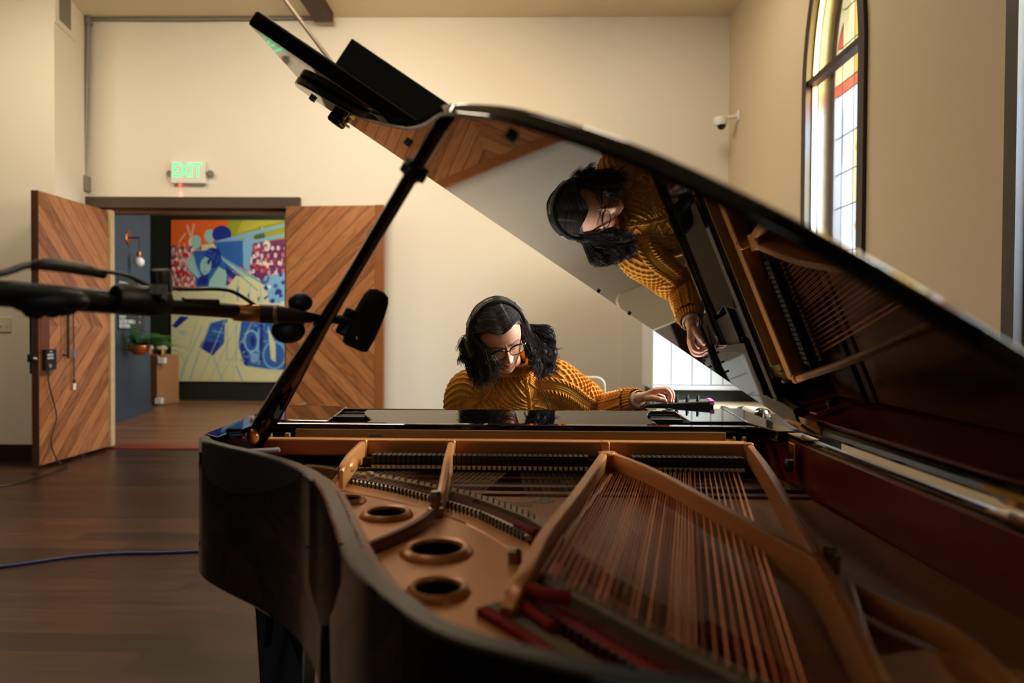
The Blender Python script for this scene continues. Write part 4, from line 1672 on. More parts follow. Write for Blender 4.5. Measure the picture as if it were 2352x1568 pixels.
# ---- trousers and shoes
tr = MB()
for s in (-1, 1):
    hip, knee, ank = V((s * .09 - .01, 2.80, .52)), V((s * .13 - .01, 2.40, .50)), V((s * .14 - .01, 2.46, .12))
    tr.tube(spline([hip, hip.lerp(knee, .5), knee, knee.lerp(ank, .4), ank], 4), [.098 - .045 * i / 16 for i in range(17)], 16)
tr.loft([ring_at(V((-.01, 2.83, .425)), V((0, 0, 1)), .19, .135), ring_at(V((-.01, 2.82, .62)), V((0, 0, 1)), .175, .125)])
tr.build('trousers', noisy(mat('dark_denim', rgb(30, 34, 46), .8), rgb(22, 24, 34), 40), person, smooth=60)
for s in (-1, 1):
    sh = MB().tube([V((s * .14 - .01, 2.50, .045)), V((s * .14 - .01, 2.40, .045)), V((s * .14 - .01, 2.31, .036))], [.044, .044, .030], 12)
    sh.build('shoe', mat('brown_leather', rgb(60, 38, 26), .5) if s < 0 else bpy.data.materials['brown_leather'], person, smooth=60)

# ---- sweater: knitted relief worked into the surface
m_knit = mat('mustard_wool', rgb(206, 134, 36), .95)
n_ = NT(m_knit)
a_ = n_.new('ShaderNodeAttribute', attribute_name='tint')
n_.base(a_.outputs['Color'])
n_.p.inputs['Sheen Weight'].default_value = .25
n_.p.inputs['Sheen Tint'].default_value = rgb(255, 214, 140)
n_.bump(n_.noise(n_.obj(), 900, 4, .7), .35, .0012)
MUS = np.array(rgb(208, 136, 38)[:3])


def ridge(x, c, w):
    return np.exp(-((x - c) / w) ** 2)


def tri(a):
    f = a - np.floor(a)
    return 1 - np.abs(2 * f - 1) * 2


def knit_front(u, v):
    """relief of the cable pattern; u across from the centre line, v up the chest (metres)"""
    h = np.zeros_like(u)
    au = np.abs(u)
    # honeycomb panel
    m = (au < .046)
    hc = np.zeros_like(u)
    for k in range(-5, 6):
        ph = PI * (k % 2)
        w_ = np.sin(2 * PI * v / .0205 + ph)
        hc = np.maximum(hc, ridge(u, k * .0104 + .0044 * w_, .0031) * (0.66 + .34 * np.cos(2 * PI * v / .0205 + ph)))
    h = np.where(m, hc, h)
    # rope cables
    for c in (.057, .134, .152, .170):
        for sg in (0, PI):
            h = np.maximum(h, ridge(au, c + .0036 * np.sin(2 * PI * v / .0170 + sg + c * 300), .0030) * (.7 + .3 * np.cos(2 * PI * v / .0170 + sg + c * 300)))
    # diamonds with moss filling
    dc_ = .0955
    for sg in (-1, 1):
        h = np.maximum(h, .95 * ridge(au, dc_ + sg * .0255 * tri(v / .078 + .1), .0026))
    ins = np.abs(au - dc_) < (.0255 * np.abs(tri(v / .078 + .1)) - .003)
    h = np.maximum(h, np.where(ins, .45 * (np.sin(2 * PI * u / .0075) * np.sin(2 * PI * v / .0075) * .5 + .5), 0))
    # reverse stockinette between
    h = np.maximum(h, .14 * (.5 + .5 * np.sin(2 * PI * u / .0060)) * ((au > .046)))
    # outer moss
    h = np.where(au > .175, np.maximum(h, .5 * (np.sin(2 * PI * u / .0085) * np.sin(2 * PI * v / .0085) * .5 + .5)), h)
    return h


def knit_sleeve(a, s):
    """a = distance round the sleeve from its top line, s = along it"""
    aa = np.abs(a)
    h = np.zeros_like(a)
    for k in range(-4, 5):
        ph = PI * (k % 2)
        h = np.maximum(h, ridge(a, k * .0104 + .0044 * np.sin(2 * PI * s / .0205 + ph), .0031) * (.66 + .34 * np.cos(2 * PI * s / .0205 + ph)) * (aa < .041))
    for c in (.052, .088, .106):
        for sg in (0, PI):
            h = np.maximum(h, ridge(aa, c + .0040 * np.sin(2 * PI * s / .020 + sg + c * 400), .0027) * (.7 + .3 * np.cos(2 * PI * s / .020 + sg + c * 400)))
    h = np.maximum(h, .16 * (.5 + .5 * np.sin(2 * PI * a / .006)))
    return h


def swept(path, radii, nrow, ncol, knit, amp, top, name_acc, oval=None):
    """tube of knitted cloth along a spline path"""
    P = [V(p) for p in spline(path, max(2, nrow // (len(path) - 1)))]
    n = len(P)
    rr = np.interp(np.linspace(0, 1, n), np.linspace(0, 1, len(radii)), radii)
    s_len = [0]
    for i in range(1, n):
        s_len.append(s_len[-1] + (P[i] - P[i - 1]).length)
    th = np.linspace(-PI, PI, ncol, endpoint=False)
    A = np.repeat((th * np.mean(rr))[None, :], n, 0)
    Sg = np.repeat(np.array(s_len)[:, None], ncol, 1)
    H = knit(A, Sg)
    vs, hh = [], []
    for i in range(n):
        d = (P[min(i + 1, n - 1)] - P[max(i - 1, 0)]).normalized()
        t_ = V(top)
        t_ = (t_ - d * t_.dot(d)).normalized()
        w_ = d.cross(t_)
        for k in range(ncol):
            dirv = t_ * math.cos(th[k]) + w_ * math.sin(th[k])
            fold = .003 * math.sin(3 * th[k] + 40 * s_len[i]) * math.sin(PI * i / n)
            vs.append(P[i] + dirv * (rr[i] + fold + amp * H[i, k]))
            hh.append(H[i, k])
    name_acc.append((vs, grid_faces(n, ncol), hh))


acc = []
# torso
SP = [V((-.012, 2.83, .50)), V((-.014, 2.78, .66)), V((-.026, 2.685, .82)), V((-.040, 2.575, .95)), V((-.050, 2.515, 1.03)), V((-.056, 2.468, 1.072)), V((-.060, 2.448, 1.112))]
SW = [.195, .190, .190, .186, .152, .100, .062]
SD = [.140, .130, .135, .130, .114, .086, .062]
NR, NCc = 300, 620
CNT = [8, 10, 46, 130, 110, 44]


def spl_n(pts):
    """spline with its own number of steps in each span"""
    full = spline(pts, 130)
    out = []
    for i, c_ in enumerate(CNT):
        for k in range(c_):
            out.append(full[i * 130 + int(k * 130 / c_)])
    return out + [full[-1]]


Pp = [V(p) for p in spl_n(SP)]
Wn = np.array([q_[0] for q_ in spl_n([(w_,) for w_ in SW])])
Dn = np.array([q_[0] for q_ in spl_n([(w_,) for w_ in SD])])
th = np.linspace(0, 2 * PI, NCc, endpoint=False)
th = th + .45 * np.cos(th)
vlen = [0]
for i in range(1, len(Pp)):
    vlen.append(vlen[-1] + (Pp[i] - Pp[i - 1]).length)
tv, th_h = [], []
e = 2 / 2.25
for i, c in enumerate(Pp):
    d = (Pp[min(i + 1, len(Pp) - 1)] - Pp[max(i - 1, 0)]).normalized()
    k_sh = max(0.0, min(1.0, (c.z - .88) / .14))
    x = V((1, 0, .20 * k_sh)).normalized()
    fwd = d.cross(x).normalized()
    if fwd.y > 0:
        fwd = -fwd
    x = (x - d * x.dot(d)).normalized()
    ca, sa = np.cos(th), np.sin(th)
    px_ = Wn[i] * np.sign(ca) * np.abs(ca) ** e
    py_ = Dn[i] * np.sign(sa) * np.abs(sa) ** e
    # shoulders slope down at the sides of the yoke
    seg = np.sqrt(np.diff(np.append(px_, px_[0])) ** 2 + np.diff(np.append(py_, py_[0])) ** 2)
    arc = np.concatenate([[0], np.cumsum(seg)[:-1]])
    qi = int(np.argmin(np.abs(np.angle(np.exp(1j * (th - PI / 2))))))
    u = arc - arc[qi]
    u = np.where(u > arc[-1] / 2, u - arc[-1], u)
    H = knit_front(u, np.full_like(u, vlen[i]))
    if i > len(Pp) - 30:
        H = .9 * (.5 + .5 * np.cos(th * 42))
    nx = ca / Wn[i]
    ny = sa / Dn[i]
    L = np.sqrt(nx ** 2 + ny ** 2)
    amp = .0088
    fold = .0018 * np.sin(7 * th + 9 * vlen[i])
    for k in range(NCc):
        tv.append(c + x * float(px_[k] + nx[k] / L[k] * (amp * H[k] + fold[k])) + fwd * float(py_[k] + ny[k] / L[k] * (amp * H[k] + fold[k])))
        th_h.append(H[k])
acc.append((tv, grid_faces(len(Pp), NCc), th_h))
# rolled ribbed collar
cc = []
ch = []
cN = 260
CC, CD = V((-.052, 2.418, 1.118)), V((0, -.42, .9)).normalized()
for j in range(14):
    a = 2 * PI * j / 14
    for k in range(cN):
        t = 2 * PI * k / cN
        dirv = V((math.cos(t), 0, 0)) + V((0, -math.cos(math.radians(25)), -math.sin(math.radians(25)))) * math.sin(t)
        rib = .5 + .5 * math.cos(t * 46)
        cc.append(CC + dirv * (.072 + (.012 + .004 * rib) * math.cos(a)) + CD * (.017 + .003 * rib) * math.sin(a))
        ch.append(rib)
fs = []
for j in range(14):
    for k in range(cN):
        fs.append((j * cN + k, j * cN + (k + 1) % cN, ((j + 1) % 14) * cN + (k + 1) % cN, ((j + 1) % 14) * cN + k))
acc.append((cc, fs, ch))
# sleeves
dl = (WRL - ELL).normalized()
swept([V((.02, 2.53, 1.03)), SHL + V((-.005, 0, -.005)), SHL.lerp(ELL, .52) + V((0, -.004, 0)), ELL + V((.0, -.012, .0)), ELL.lerp(WRL, .45) + V((0, 0, -.004)), WRL - dl * .055], [.085, .080, .069, .062, .054, .046], 440, 280, knit_sleeve, .0082, (0, -.55, .8), acc)
swept([WRL - dl * .085, WRL - dl * .05, WRL - dl * .012], [.040, .042, .037], 40, 150, lambda a, s: .9 * (.5 + .5 * np.cos(a / .042 * 26)), .0040, (0, -.55, .8), acc)
swept([V((-.10, 2.53, 1.02)), SHR, SHR.lerp(ELR, .5) + V((-.008, -.005, 0)), ELR, ELR.lerp(WRR, .5), WRR - (WRR - ELR).normalized() * .04], [.085, .078, .066, .060, .052, .044], 200, 220, knit_sleeve, .0072, (-.6, -.7, .3), acc)
swept([WRR - (WRR - ELR).normalized() * .06, WRR - (WRR - ELR).normalized() * .03, WRR], [.039, .041, .036], 24, 150, lambda a, s: .9 * (.5 + .5 * np.cos(a / .04 * 26)), .0036, (-.6, -.7, .3), acc)
q = MB()
hh = []
for vs_, fs_, h_ in acc:
    q.add(vs_, fs_)
    hh += list(h_)
sw = q.build('sweater', m_knit, person, smooth=80, recalc=False)
hh = np.array(hh)[:, None]
tint_mesh(sw.data, MUS * np.ones((len(hh), 1)) * (0.93 + .07 * hh))  # hollows between stitches painted slightly darker, as shade
# raglan seam lines of eyelets
cu = MB().tube([WRL - dl * .022, WRL - dl * .004, WRL + dl * .003], [.031, .0315, .030], 24, cap=False)
cu.build('shirt_cuff', mat('white_cotton', rgb(232, 226, 214), .8), person, smooth=60)

# ---- hair
m_hair = mat('dark_brown_hair', rgb(26, 18, 16), .5)
m_hair2 = mat('greying_brown_hair', rgb(70, 54, 50), .5)  # paler tone for the grey crown and the lit right side
m_hair3 = mat('grey_hair', rgb(140, 126, 120), .5)
hr = random.Random(3)
cap = MB()
cX, cY, cZ = head_points(.007, 100, 120)
# the cap leaves out the face and the throat
keep = []
n1, n2 = cX.shape
hairline = .083 - (np.abs(cX) / .062) ** 2.2 * .05
face = (cY > -.01) & (np.arctan2(cZ / .121, cY / .09) < math.radians(42))
low = cZ < -.06
bad = face | low
fs = [f for f in grid_faces(n1, n2) if not any(bad.ravel()[i] for i in f)]
cap.add([hl(a, b2, c) for a, b2, c in zip(cX.ravel(), cY.ravel(), cZ.ravel())], fs)
hairv, hairf, hairm = list(cap.v), list(cap.f), [0] * len(fs)


def scalp(t, s, off):
    """t 0..1 front hairline to nape along the parting; s side distance 0 (parting) .. 1 (above the ear)"""
    a = math.radians(33) + t * math.radians(180)      # angle in the y-z plane
    y0, z0 = math.cos(a), math.sin(a)
    lat = s * math.radians(86)
    sgn = 1
    A, B, Cc = .0775 + off, (.090 if y0 > 0 else .101) + off, .121 + off
    return (A * math.sin(lat), B * y0 * math.cos(lat), Cc * z0 * math.cos(lat))


def strand(path, r, mi, jit):
    """thin tapered tube with 3 sides"""
    pts = [V(p) for p in spline(path, 6)]
    n = len(pts)
    ph1, ph2 = jit[0], jit[1]
    amp = jit[2]
    fr = jit[3]
    out = []
    tot = 0
    base = len(hairv)
    for i, p in enumerate(pts):
        k = i / (n - 1)
        if i:
            tot += (pts[i] - pts[i - 1]).length
        w_ = amp * max(0, (k - .42) / .58) ** 1.3
        p = p + V((math.sin(fr * tot + ph1), math.cos(fr * tot * .9 + ph2), .5 * math.sin(fr * tot + ph2))) * w_
        d = (pts[min(i + 1, n - 1)] - pts[max(i - 1, 0)]).normalized()
        u_ = d.orthogonal().normalized()
        w3 = d.cross(u_)
        rr_ = r * (1 - .75 * k ** 2)
        for q_ in range(3):
            a = 2 * PI * q_ / 3
            hairv.append(tuple(p + (u_ * math.cos(a) + w3 * math.sin(a)) * rr_))
    for i in range(n - 1):
        for q_ in range(3):
            j = (q_ + 1) % 3
            hairf.append((base + i * 3 + q_, base + i * 3 + j, base + i * 3 + 3 + j, base + i * 3 + 3 + q_))
            hairm.append(mi)


EL = [(1056, 818, 2.29), (1066, 834, 2.30), (1084, 848, 2.29), (1088, 868, 2.31), (1094, 884, 2.30), (1106, 890, 2.26), (1122, 882, 2.22), (1138, 868, 2.20), (1152, 852, 2.19)]
ML = [(1074, 772, 2.29), (1078, 782, 2.30), (1082, 792, 2.29), (1088, 804, 2.30), (1096, 814, 2.28), (1104, 822, 2.24), (1112, 824, 2.20), (1118, 816, 2.175), (1121, 802, 2.16)]
ER = [(1270, 812, 2.36), (1266, 828, 2.36), (1268, 850, 2.38), (1262, 866, 2.38), (1252, 868, 2.37), (1242, 862, 2.34), (1232, 852, 2.30), (1224, 842, 2.27), (1214, 832, 2.25)]
MR = [(1256, 756, 2.31), (1254, 768, 2.31), (1248, 780, 2.32), (1244, 792, 2.32), (1238, 798, 2.31), (1230, 800, 2.29), (1222, 800, 2.26), (1216, 798, 2.24), (1212, 794, 2.23)]
for side in (-1, 1):
    for cl in range(135):
        g = hr.random()
        t = hr.random() ** .9 * .92
        idx = g * 8
        i0 = int(min(7, idx))
        fr_ = idx - i0
        E_, M_ = (EL, ML) if side < 0 else (ER, MR)
        def lerp3(a, c):
            return [a[j] + (c[j] - a[j]) * fr_ for j in range(3)]
        # hair from the front of the parting falls nearest the face
        t = (1 - g) * .80 + hr.uniform(-.1, .10)
        t = max(0, min(.92, t))
        em, mm = lerp3(E_[i0], E_[i0 + 1]), lerp3(M_[i0], M_[i0 + 1])
        em = [em[0] + hr.uniform(-7, 7), em[1] + hr.uniform(-22, 10), em[2] + hr.uniform(-.02, .03)]
        mm = [mm[0] + hr.uniform(-5, 5), mm[1] + hr.uniform(-8, 8), mm[2] + hr.uniform(-.02, .03)]
        jit = [hr.uniform(0, 6), hr.uniform(0, 6), hr.uniform(.008, .020), hr.uniform(42, 72)]
        tone = 0
        for k in range(15):
            t2 = max(0, min(1, t + hr.uniform(-.05, .05)))
            off = hr.uniform(.009, .014)
            pth = []
            for s_ in (.0, .18, .36, .55, .74):
                x, y, z = scalp(t2 + .26 * s_ ** 1.3, s_ + hr.uniform(-.02, .02), off + .004 * math.sin(s_ * 3))
                pth.append(hl(side * x - .004, y, z))
            dm = V((hr.gauss(0, .0034), hr.gauss(0, .0034), hr.gauss(0, .0034)))
            pth.append(ay(*mm) + dm * 1.3)
            pth.append(ay((mm[0] + em[0]) / 2 + (5 if side > 0 else -3), (mm[1] + em[1]) / 2, (mm[2] + em[2]) / 2) + dm * 1.0)
            pth.append(ay(*em) + dm * .45 + V((0, 0, hr.uniform(-.004, .014))))
            r_ = hr.random()
            mi = 0
            if t2 < .6:
                mi = 1 if r_ < .55 else (2 if r_ < (.47 if t2 < .4 else .42) else 0)
            elif r_ < (.34 if side > 0 else .10):  # paler strands more frequent on the right, painting the light there
                mi = 1
            strand(pth, hr.uniform(.0009, .0019), mi, [jit[0] + hr.uniform(-.22, .22), jit[1] + hr.uniform(-.22, .22), jit[2], jit[3]])
# loose fly-away curls
for (x0, y0, Y0, x1, y1, x2, y2) in ((1088, 770, 2.26, 1062, 812, 1050, 828), (1086, 790, 2.27, 1064, 826, 1078, 842), (1250, 770, 2.31, 1276, 800, 1288, 800), (1094, 716, 2.26, 1079, 738, 1082, 760), (1090, 745, 2.26, 1074, 765, 1066, 792), (1254, 800, 2.33, 1272, 832, 1262, 850), (1240, 826, 2.33, 1262, 852, 1282, 858), (1082, 800, 2.27, 1056, 822, 1060, 842)):
    for k in range(7):
        j = lambda s: hr.uniform(-s, s)
        strand([ay(x0 + j(3), y0 + j(3), Y0), ay((x0 + x1) / 2 + j(3), (y0 + y1) / 2 + j(3), Y0 + j(.01)), ay(x1 + j(3), y1 + j(3), Y0 + j(.01)), ay(x2 + j(4), y2 + j(4), Y0 + j(.02))], .0009, 0, [j(3), j(3), .004, 120])
q = MB()
q.v, q.f, q.m = hairv, hairf, hairm
q.build('hair', [m_hair, m_hair2, m_hair3], person, smooth=80, recalc=False)

# ---- eyeglasses
spec = thing('eyeglasses', tuple(hl(0, .10, 0)), 'dark-rimmed eyeglasses with rounded lenses worn low by the seated person', 'glasses')
m_frame = mat('dark_tortoise_acetate', rgb(24, 15, 14), .2)
m_lens = glassy('lens_glass', (.97, .97, .96, 1), .05)
GY = .0985
for s in (-1, 1):
    loop, lens = [], []
    for k in range(36):
        a = 2 * PI * k / 36
        ca, sa = math.cos(a), math.sin(a)
        x = s * .0335 + .0265 * math.copysign(abs(ca) ** .82, ca)
        z = .001 + .0190 * math.copysign(abs(sa) ** .85, sa)
        y = GY - .10 * (abs(x) - .01) ** 2 * 40 * .05 - .004 * (abs(x) / .06)
        loop.append((x, y, z))
    MB().tube([hl(*p) for p in loop], [.0013 + .0016 * max(0, math.sin(2 * PI * k / 36)) for k in range(36)], 8, closed=True).build('rim', m_frame, spec)
    MB().add([hl(*p) for p in loop], [tuple(range(36))]).build('lens', m_lens, spec, smooth=0)
    MB().tube([hl(s * .0595, GY - .004, .010), hl(s * .067, GY - .010, .011), hl(s * .076, .06, .010), hl(s * .081, .0, .008), hl(s * .081, -.03, -.006)], [.0026, .0024, .0018, .0016, .0016], 8).build('temple', m_frame, spec)
MB().tube([hl(-.009, GY + .001, .008), hl(0, GY + .004, .012), hl(.009, GY + .001, .008)], .0022, 8).build('bridge', m_frame, spec)

# ---- headphones
phones = thing('headphones', tuple(hl(0, 0, .13)), 'black over-ear headphones with lettered headband worn by the seated person', 'headphones')
BR, BW = .104, .016
m_pad = mat('black_leatherette', rgb(16, 18, 18), .45)
rings = []
ARC = [math.radians(a) for a in np.linspace(8, 172, 60)]


def band_pt(a, r, y):
    return hl(math.cos(a) * r * .985, y, math.sin(a) * (r + .043) - .006)


for a in ARC:
    wv_ = BW * (.75 + .25 * math.sin(a))
    th2 = .0055 + .004 * math.sin(a) ** 4
    rings.append([band_pt(a, BR + dr * th2, -.010 + dy * wv_) for dy, dr in ((-1, -.4), (-.8, -1), (.8, -1), (1, -.4), (1, .4), (.8, 1), (-.8, 1), (-1, .4))])
bandm = MB().loft(rings).build('headband', m_pad, phones, smooth=50)
vs_, fs_ = text_mesh('audio-technica', .0165, .0, .0004, 'CENTER', 1.05)
tm = []
for p in vs_:
    a = math.radians(110) + p.x / (BR + .03)      # reads from the wearer's side
    r = BR + .0055 + .004 * math.sin(a) ** 4 + .0006
    tm.append(band_pt(a, r, -.010 + .0 - p.y * -1.0 * .9))
MB().add(tm, fs_).build('lettering', mat('grey_print', rgb(176, 172, 150), .5), bandm, smooth=0, recalc=False)
for s in (-1, 1):
    b = MB()
    a = math.radians(8 if s > 0 else 172)
    p_ = hl(s * .098, -.010, .012)
    b.lathe([(0, 0), (.030, 0), (.036, .004), (.038, .014), (.034, .024), (0, .026)], hl(s * .086, -.008, -.012), HX * s, 28)
    cup = b.build('ear_cup', m_black, phones, smooth=40)
    MB().lathe([(.020, -.012), (.034, -.010), (.038, 0.0), (.034, .004), (.02, .004)], hl(s * .086, -.008, -.012), HX * s, 28).build('ear_pad', m_pad, cup, smooth=60)
    sl = MB()
    aa = [math.radians(q_) for q_ in (np.linspace(30, 46, 6) if s > 0 else np.linspace(134, 150, 6))]
    sl.loft([[band_pt(a, BR + .0070 + dr, -.010 + dy * .008) for dy, dr in ((-1, 0), (1, 0), (1, .004), (-1, .004))] for a in aa])
    sl.build('slider', mat('silver_plastic', rgb(176, 180, 184), .3, .6) if s < 0 else bpy.data.materials['silver_plastic'], phones, smooth=30)
cab = [hl(.090, .0, -.045), ay(1226, 826, 2.27), ay(1231, 845, 2.30), ay(1240, 880, 2.345), ay(1252, 915, 2.362), ay(1262, 942, 2.372), V((.10, 2.40, .90)), V((.16, 2.47, .84)), V((.30, 2.52, .55)), V((.36, 2.5, .01))]
MB().tube(spline(cab, 6), .0019, 8).build('cable', m_black, phones)

# ---- bench
bench = thing('piano_bench', (-.01, 2.86, 0), 'black padded piano bench under the seated person', 'bench')
MB().box((-.36, 2.70, .365), (.34, 3.02, .415)).build('seat', m_pad, bench, smooth=0, bevel=.015, seg=3)
MB().box((-.35, 2.71, .31), (.33, 3.01, .364)).build('apron', m_lac, bench, smooth=0, bevel=.004)
for x in (-.32, .30):
    for y in (2.74, 2.98):
        MB().loft([[(x + a * k, y + c * k, z) for a, c in ((-1, -1), (1, -1), (1, 1), (-1, 1))] for z, k in ((.33, .022), (.0, .015))]).build('leg', m_lac, bench, smooth=0)

# ---- keys, and the little controller on the key block
xk0, kw = -.735, 1.225 / 52
k0 = MB().box((0, 2.272, .775), (kw - .0009, 2.415, .795)).build('white_key', mat('key_white', rgb(232, 226, 210), .25), piano, smooth=0)
k0.matrix_parent_inverse = Matrix.Translation(-piano.location)
k0.location = (xk0, 0, 0)
for i in range(1, 52):
    dup(k0, piano, (xk0 + i * kw, 0, 0))
k1 = None
for i in range(51):
    if i % 7 in (2, 5):
        continue
    X = xk0 + (i + 1) * kw
    if k1 is None:
        k1 = MB().box((-.005, 2.272, .790), (.005, 2.36, .806)).build('black_key', m_satin, piano, smooth=0)
        k1.matrix_parent_inverse = Matrix.Translation(-piano.location)
        k1.location = (X, 0, 0)
    else:
        dup(k1, piano, (X, 0, 0))
MB().box((.50, 2.262, .80), (.682, 2.44, .960)).build('key_block', m_lac, piano, smooth=0, bevel=.005)
MB().box((-.774, 2.262, .80), (-.745, 2.44, .955)).build('key_block', m_lac, piano, smooth=0, bevel=.005)

ctl_o = az(1624, 936, .966)
A_ = az(1464, 936.5, .966)
ux = (ctl_o - A_)
Lc = ux.length
ux.normalize()
uy = V((-ux.y, ux.x, 0))
if uy.y < 0:
    uy = -uy
yaw_c = math.radians(-14)
ux = Matrix.Rotation(yaw_c, 3, 'Z') @ ux
uy = Matrix.Rotation(yaw_c, 3, 'Z') @ uy
Lc *= 1.03
ctl = thing('midi_controller', tuple(A_), 'small black knob controller with a pink end strip under the hand of the seated person', 'controller')
zh = lambda k: .010 + .017 * k
DPT = .105
def cp(k, w_, z):
    return A_ + ux * (Lc * k) + uy * (DPT * w_) + V((0, 0, z))


b = MB()
b.loft([[cp(k, 0, 0), cp(k, 1, 0), cp(k, 1, zh(k)), cp(k, 0, zh(k))] for k in (0, .5, 1)])
b.build('case', m_black, ctl, smooth=0, bevel=.0025)
MB().loft([[cp(k, .05, zh(k) + .0002), cp(k, .95, zh(k) + .0002), cp(k, .95, zh(k) + .0014), cp(k, .05, zh(k) + .0014)] for k in (.02, .97)]).build('face_plate', mat('dark_grey_plate', rgb(62, 60, 58), .4), ctl, smooth=0)
MB().loft([[cp(k, -.012, z0 + zh(1)) for k in (.955, 1.012)][::1] + [cp(k, 1.012, z0 + zh(1)) for k in (1.012, .955)] for z0 in (-.010, .003)]).build('end_strip', mat('pink_tape', rgb(255, 112, 196), .5), ctl, smooth=0, bevel=.001)
kb = MB().lathe([(0, 0), (.0052, 0), (.0056, .002), (.0046, .004), (.0040, .017), (.0034, .0185), (0, .0188)], (0, 0, 0), (0, 0, 1), 16)
kk = None
for i, k in enumerate((.40, .52, .66, .80)):
    for j, w_ in enumerate((.22, .74)):
        c = cp(k + .03 * j, w_, zh(k) + .0014)
        if kk is None:
            kk = kb.build('knob', m_blackm, ctl, smooth=40)
            kk.matrix_parent_inverse = Matrix.Translation(-ctl.location)
            kk.location = c
        else:
            dup(kk, ctl, c)
b = MB().box((0, 0, 0), (.009, .009, .003))
pd = None
for i in range(5):
    for j in range(2):
        c = cp(.08 + i * .06, .25 + .4 * j, zh(.1) + .003)
        if pd is None:
            pd = b.build('pad', mat('grey_rubber_pad', rgb(96, 94, 92), .6), ctl, smooth=0)
            pd.matrix_parent_inverse = Matrix.Translation(-ctl.location)
            pd.location = c
        else:
            dup(pd, ctl, c)
# ================================================================== MICROPHONE AND BOOM
m_boom = mat('matt_black_boom', rgb(8, 8, 8), .42)
stand = thing('microphone_stand', (-.80, .86, 0), 'black boom microphone stand reaching in from the left with a cable taped along it', 'stand')
B0, B1 = ay(-150, 662, .92), ay(560, 716, 1.36)
def bt(k):
    return B0.lerp(B1, k)


MB().tube([B0, B1], .0145, 14).build('boom_arm', m_boom, stand)
MB().tube([bt(-.02), bt(.52)], .0200, 14).build('outer_tube', m_boom, stand)
# clutch block with its knob
c = ay(325, 690, 1.14)
MB().lathe([(.0, -.045), (.022, -.045), (.026, -.035), (.026, .03), (.021, .045), (0, .045)], c, (B1 - B0), 18).build('clutch', m_black, stand, smooth=40)
ck = ay(374, 640, 1.16)
MB().lathe([(0, 0), (.016, 0), (.016, .034), (.014, .038), (0, .038)], ck - V((0, 0, .022)), (0, -.2, 1), 16).build('clutch_knob', m_black, stand, smooth=40)
MB().tube([c + V((.03, 0, 0)), ck], .012, 10).build('clutch_bolt', m_boom, stand)
# rubber grip and gathered cable under the boom
g = ay(118, 700, 1.0)
MB().ball(ay(110, 690, 1.0), (.062, .02, .022), 20, 12).build('counter_grip', m_black, stand)
q = MB()
for k in range(9):
    a = ay(60 + 12 * k, 706 + 6 * math.sin(k * 1.3), 1.0)
    q.ball(a, .009 + .003 * ((k * 7) % 3), 10, 8)
q.build('tape_wrap', noisy(mat('gaffer_tape', rgb(12, 12, 12), .8), rgb(20, 20, 20), 60), stand)
MB().tube([ay(-120, 668, .92), ay(30, 660, .96), ay(150, 672, 1.0), ay(262, 690, 1.1)], [.008, .010, .010, .008], 10).build('wing_tube', m_black, stand)
MB().tube(spline([ay(268, 668, 1.12), ay(285, 664, 1.13), ay(292, 690, 1.13)], 4), .008, 8).build('pale_band', mat('worn_tape', rgb(110, 104, 84), .7), stand)
q = MB()
for k in range(3):
    p = ay(350 + 14 * k, 664, 1.13)
    q.box((p.x - .004, p.y - .002, p.z - .008), (p.x + .004, p.y + .002, p.z + .008))
q.build('marking', mat('pale_marking', rgb(120, 120, 110), .6), stand, smooth=0)
# front section
MB().tube([ay(420, 692, 1.24), ay(500, 694, 1.30)], .0075, 10).build('side_rod', mat('dark_chrome', rgb(90, 84, 90), .2, .9), stand)
A1, A2 = ay(536, 716, 1.345), ay(598, 720, 1.375)
MB().lathe([(.0165, 0), (.0180, .004), (.0180, .045), (.0165, .052)], A1, A2 - A1, 20).build('brass_ferrule', mat('bronze_ferrule', rgb(190, 138, 84), .3, .8), stand, smooth=40)
MB().tube([ay(596, 720, 1.372), ay(636, 722, 1.39), ay(700, 728, 1.41)], [.019, .0195, .016], 16).build('swivel', m_black, stand)
MB().lathe([(.0200, 0), (.0206, .001), (.0206, .007), (.0200, .008)], ay(630, 722, 1.386), V((1, .2, 0)), 20).build('swivel_ring', mat('pale_ring', rgb(150, 130, 112), .4, .5), stand, smooth=40)
for (x, y, rx, rz) in ((690, 694, .026, .020), (662, 758, .036, .028)):
    MB().ball(ay(x, y, 1.415), (rx, .016, rz), 18, 12).build('wing_nut', m_black, stand)
# pole and feet of the stand, outside the left edge
base = V((-.80, .86, 0))
top = V((-.80, B0.y - .02, B0.z))
jn = B0 + (B0 - B1).normalized() * .02
MB().tube([V((B0.x - .10, B0.y - .066, .03)), V((B0.x - .10, B0.y - .066, 1.24))], .0125, 14).build('pole', m_boom, stand)
MB().tube([B0, B0 + (B0 - B1).normalized() * .34], .0175, 14).build('boom_tail', m_boom, stand)
MB().ball((B0.x - .10, B0.y - .066, 1.25), (.03, .03, .035), 14, 10).build('tee_clamp', m_black, stand)
for k in range(3):
    a = 2 * PI * k / 3 + .5
    MB().tube([V((B0.x - .10, B0.y - .066, .13)), V((B0.x - .10 + .30 * math.cos(a), B0.y - .066 + .30 * math.sin(a), .012))], .010, 10).build('leg', m_boom, stand)
cabp = [ay(-120, 640, .90), ay(0, 628, .95), ay(60, 610, .98), ay(130, 606, 1.02), ay(205, 618, 1.06), ay(290, 632, 1.12), ay(345, 656, 1.16), ay(430, 664, 1.24), ay(500, 664, 1.30), ay(540, 672, 1.33), ay(585, 700, 1.372)]
MB().tube(spline(cabp, 6), [.0042] * 5 + [.0055] * 15 + [.0035] * 41, 10).build('cable', m_black, stand)
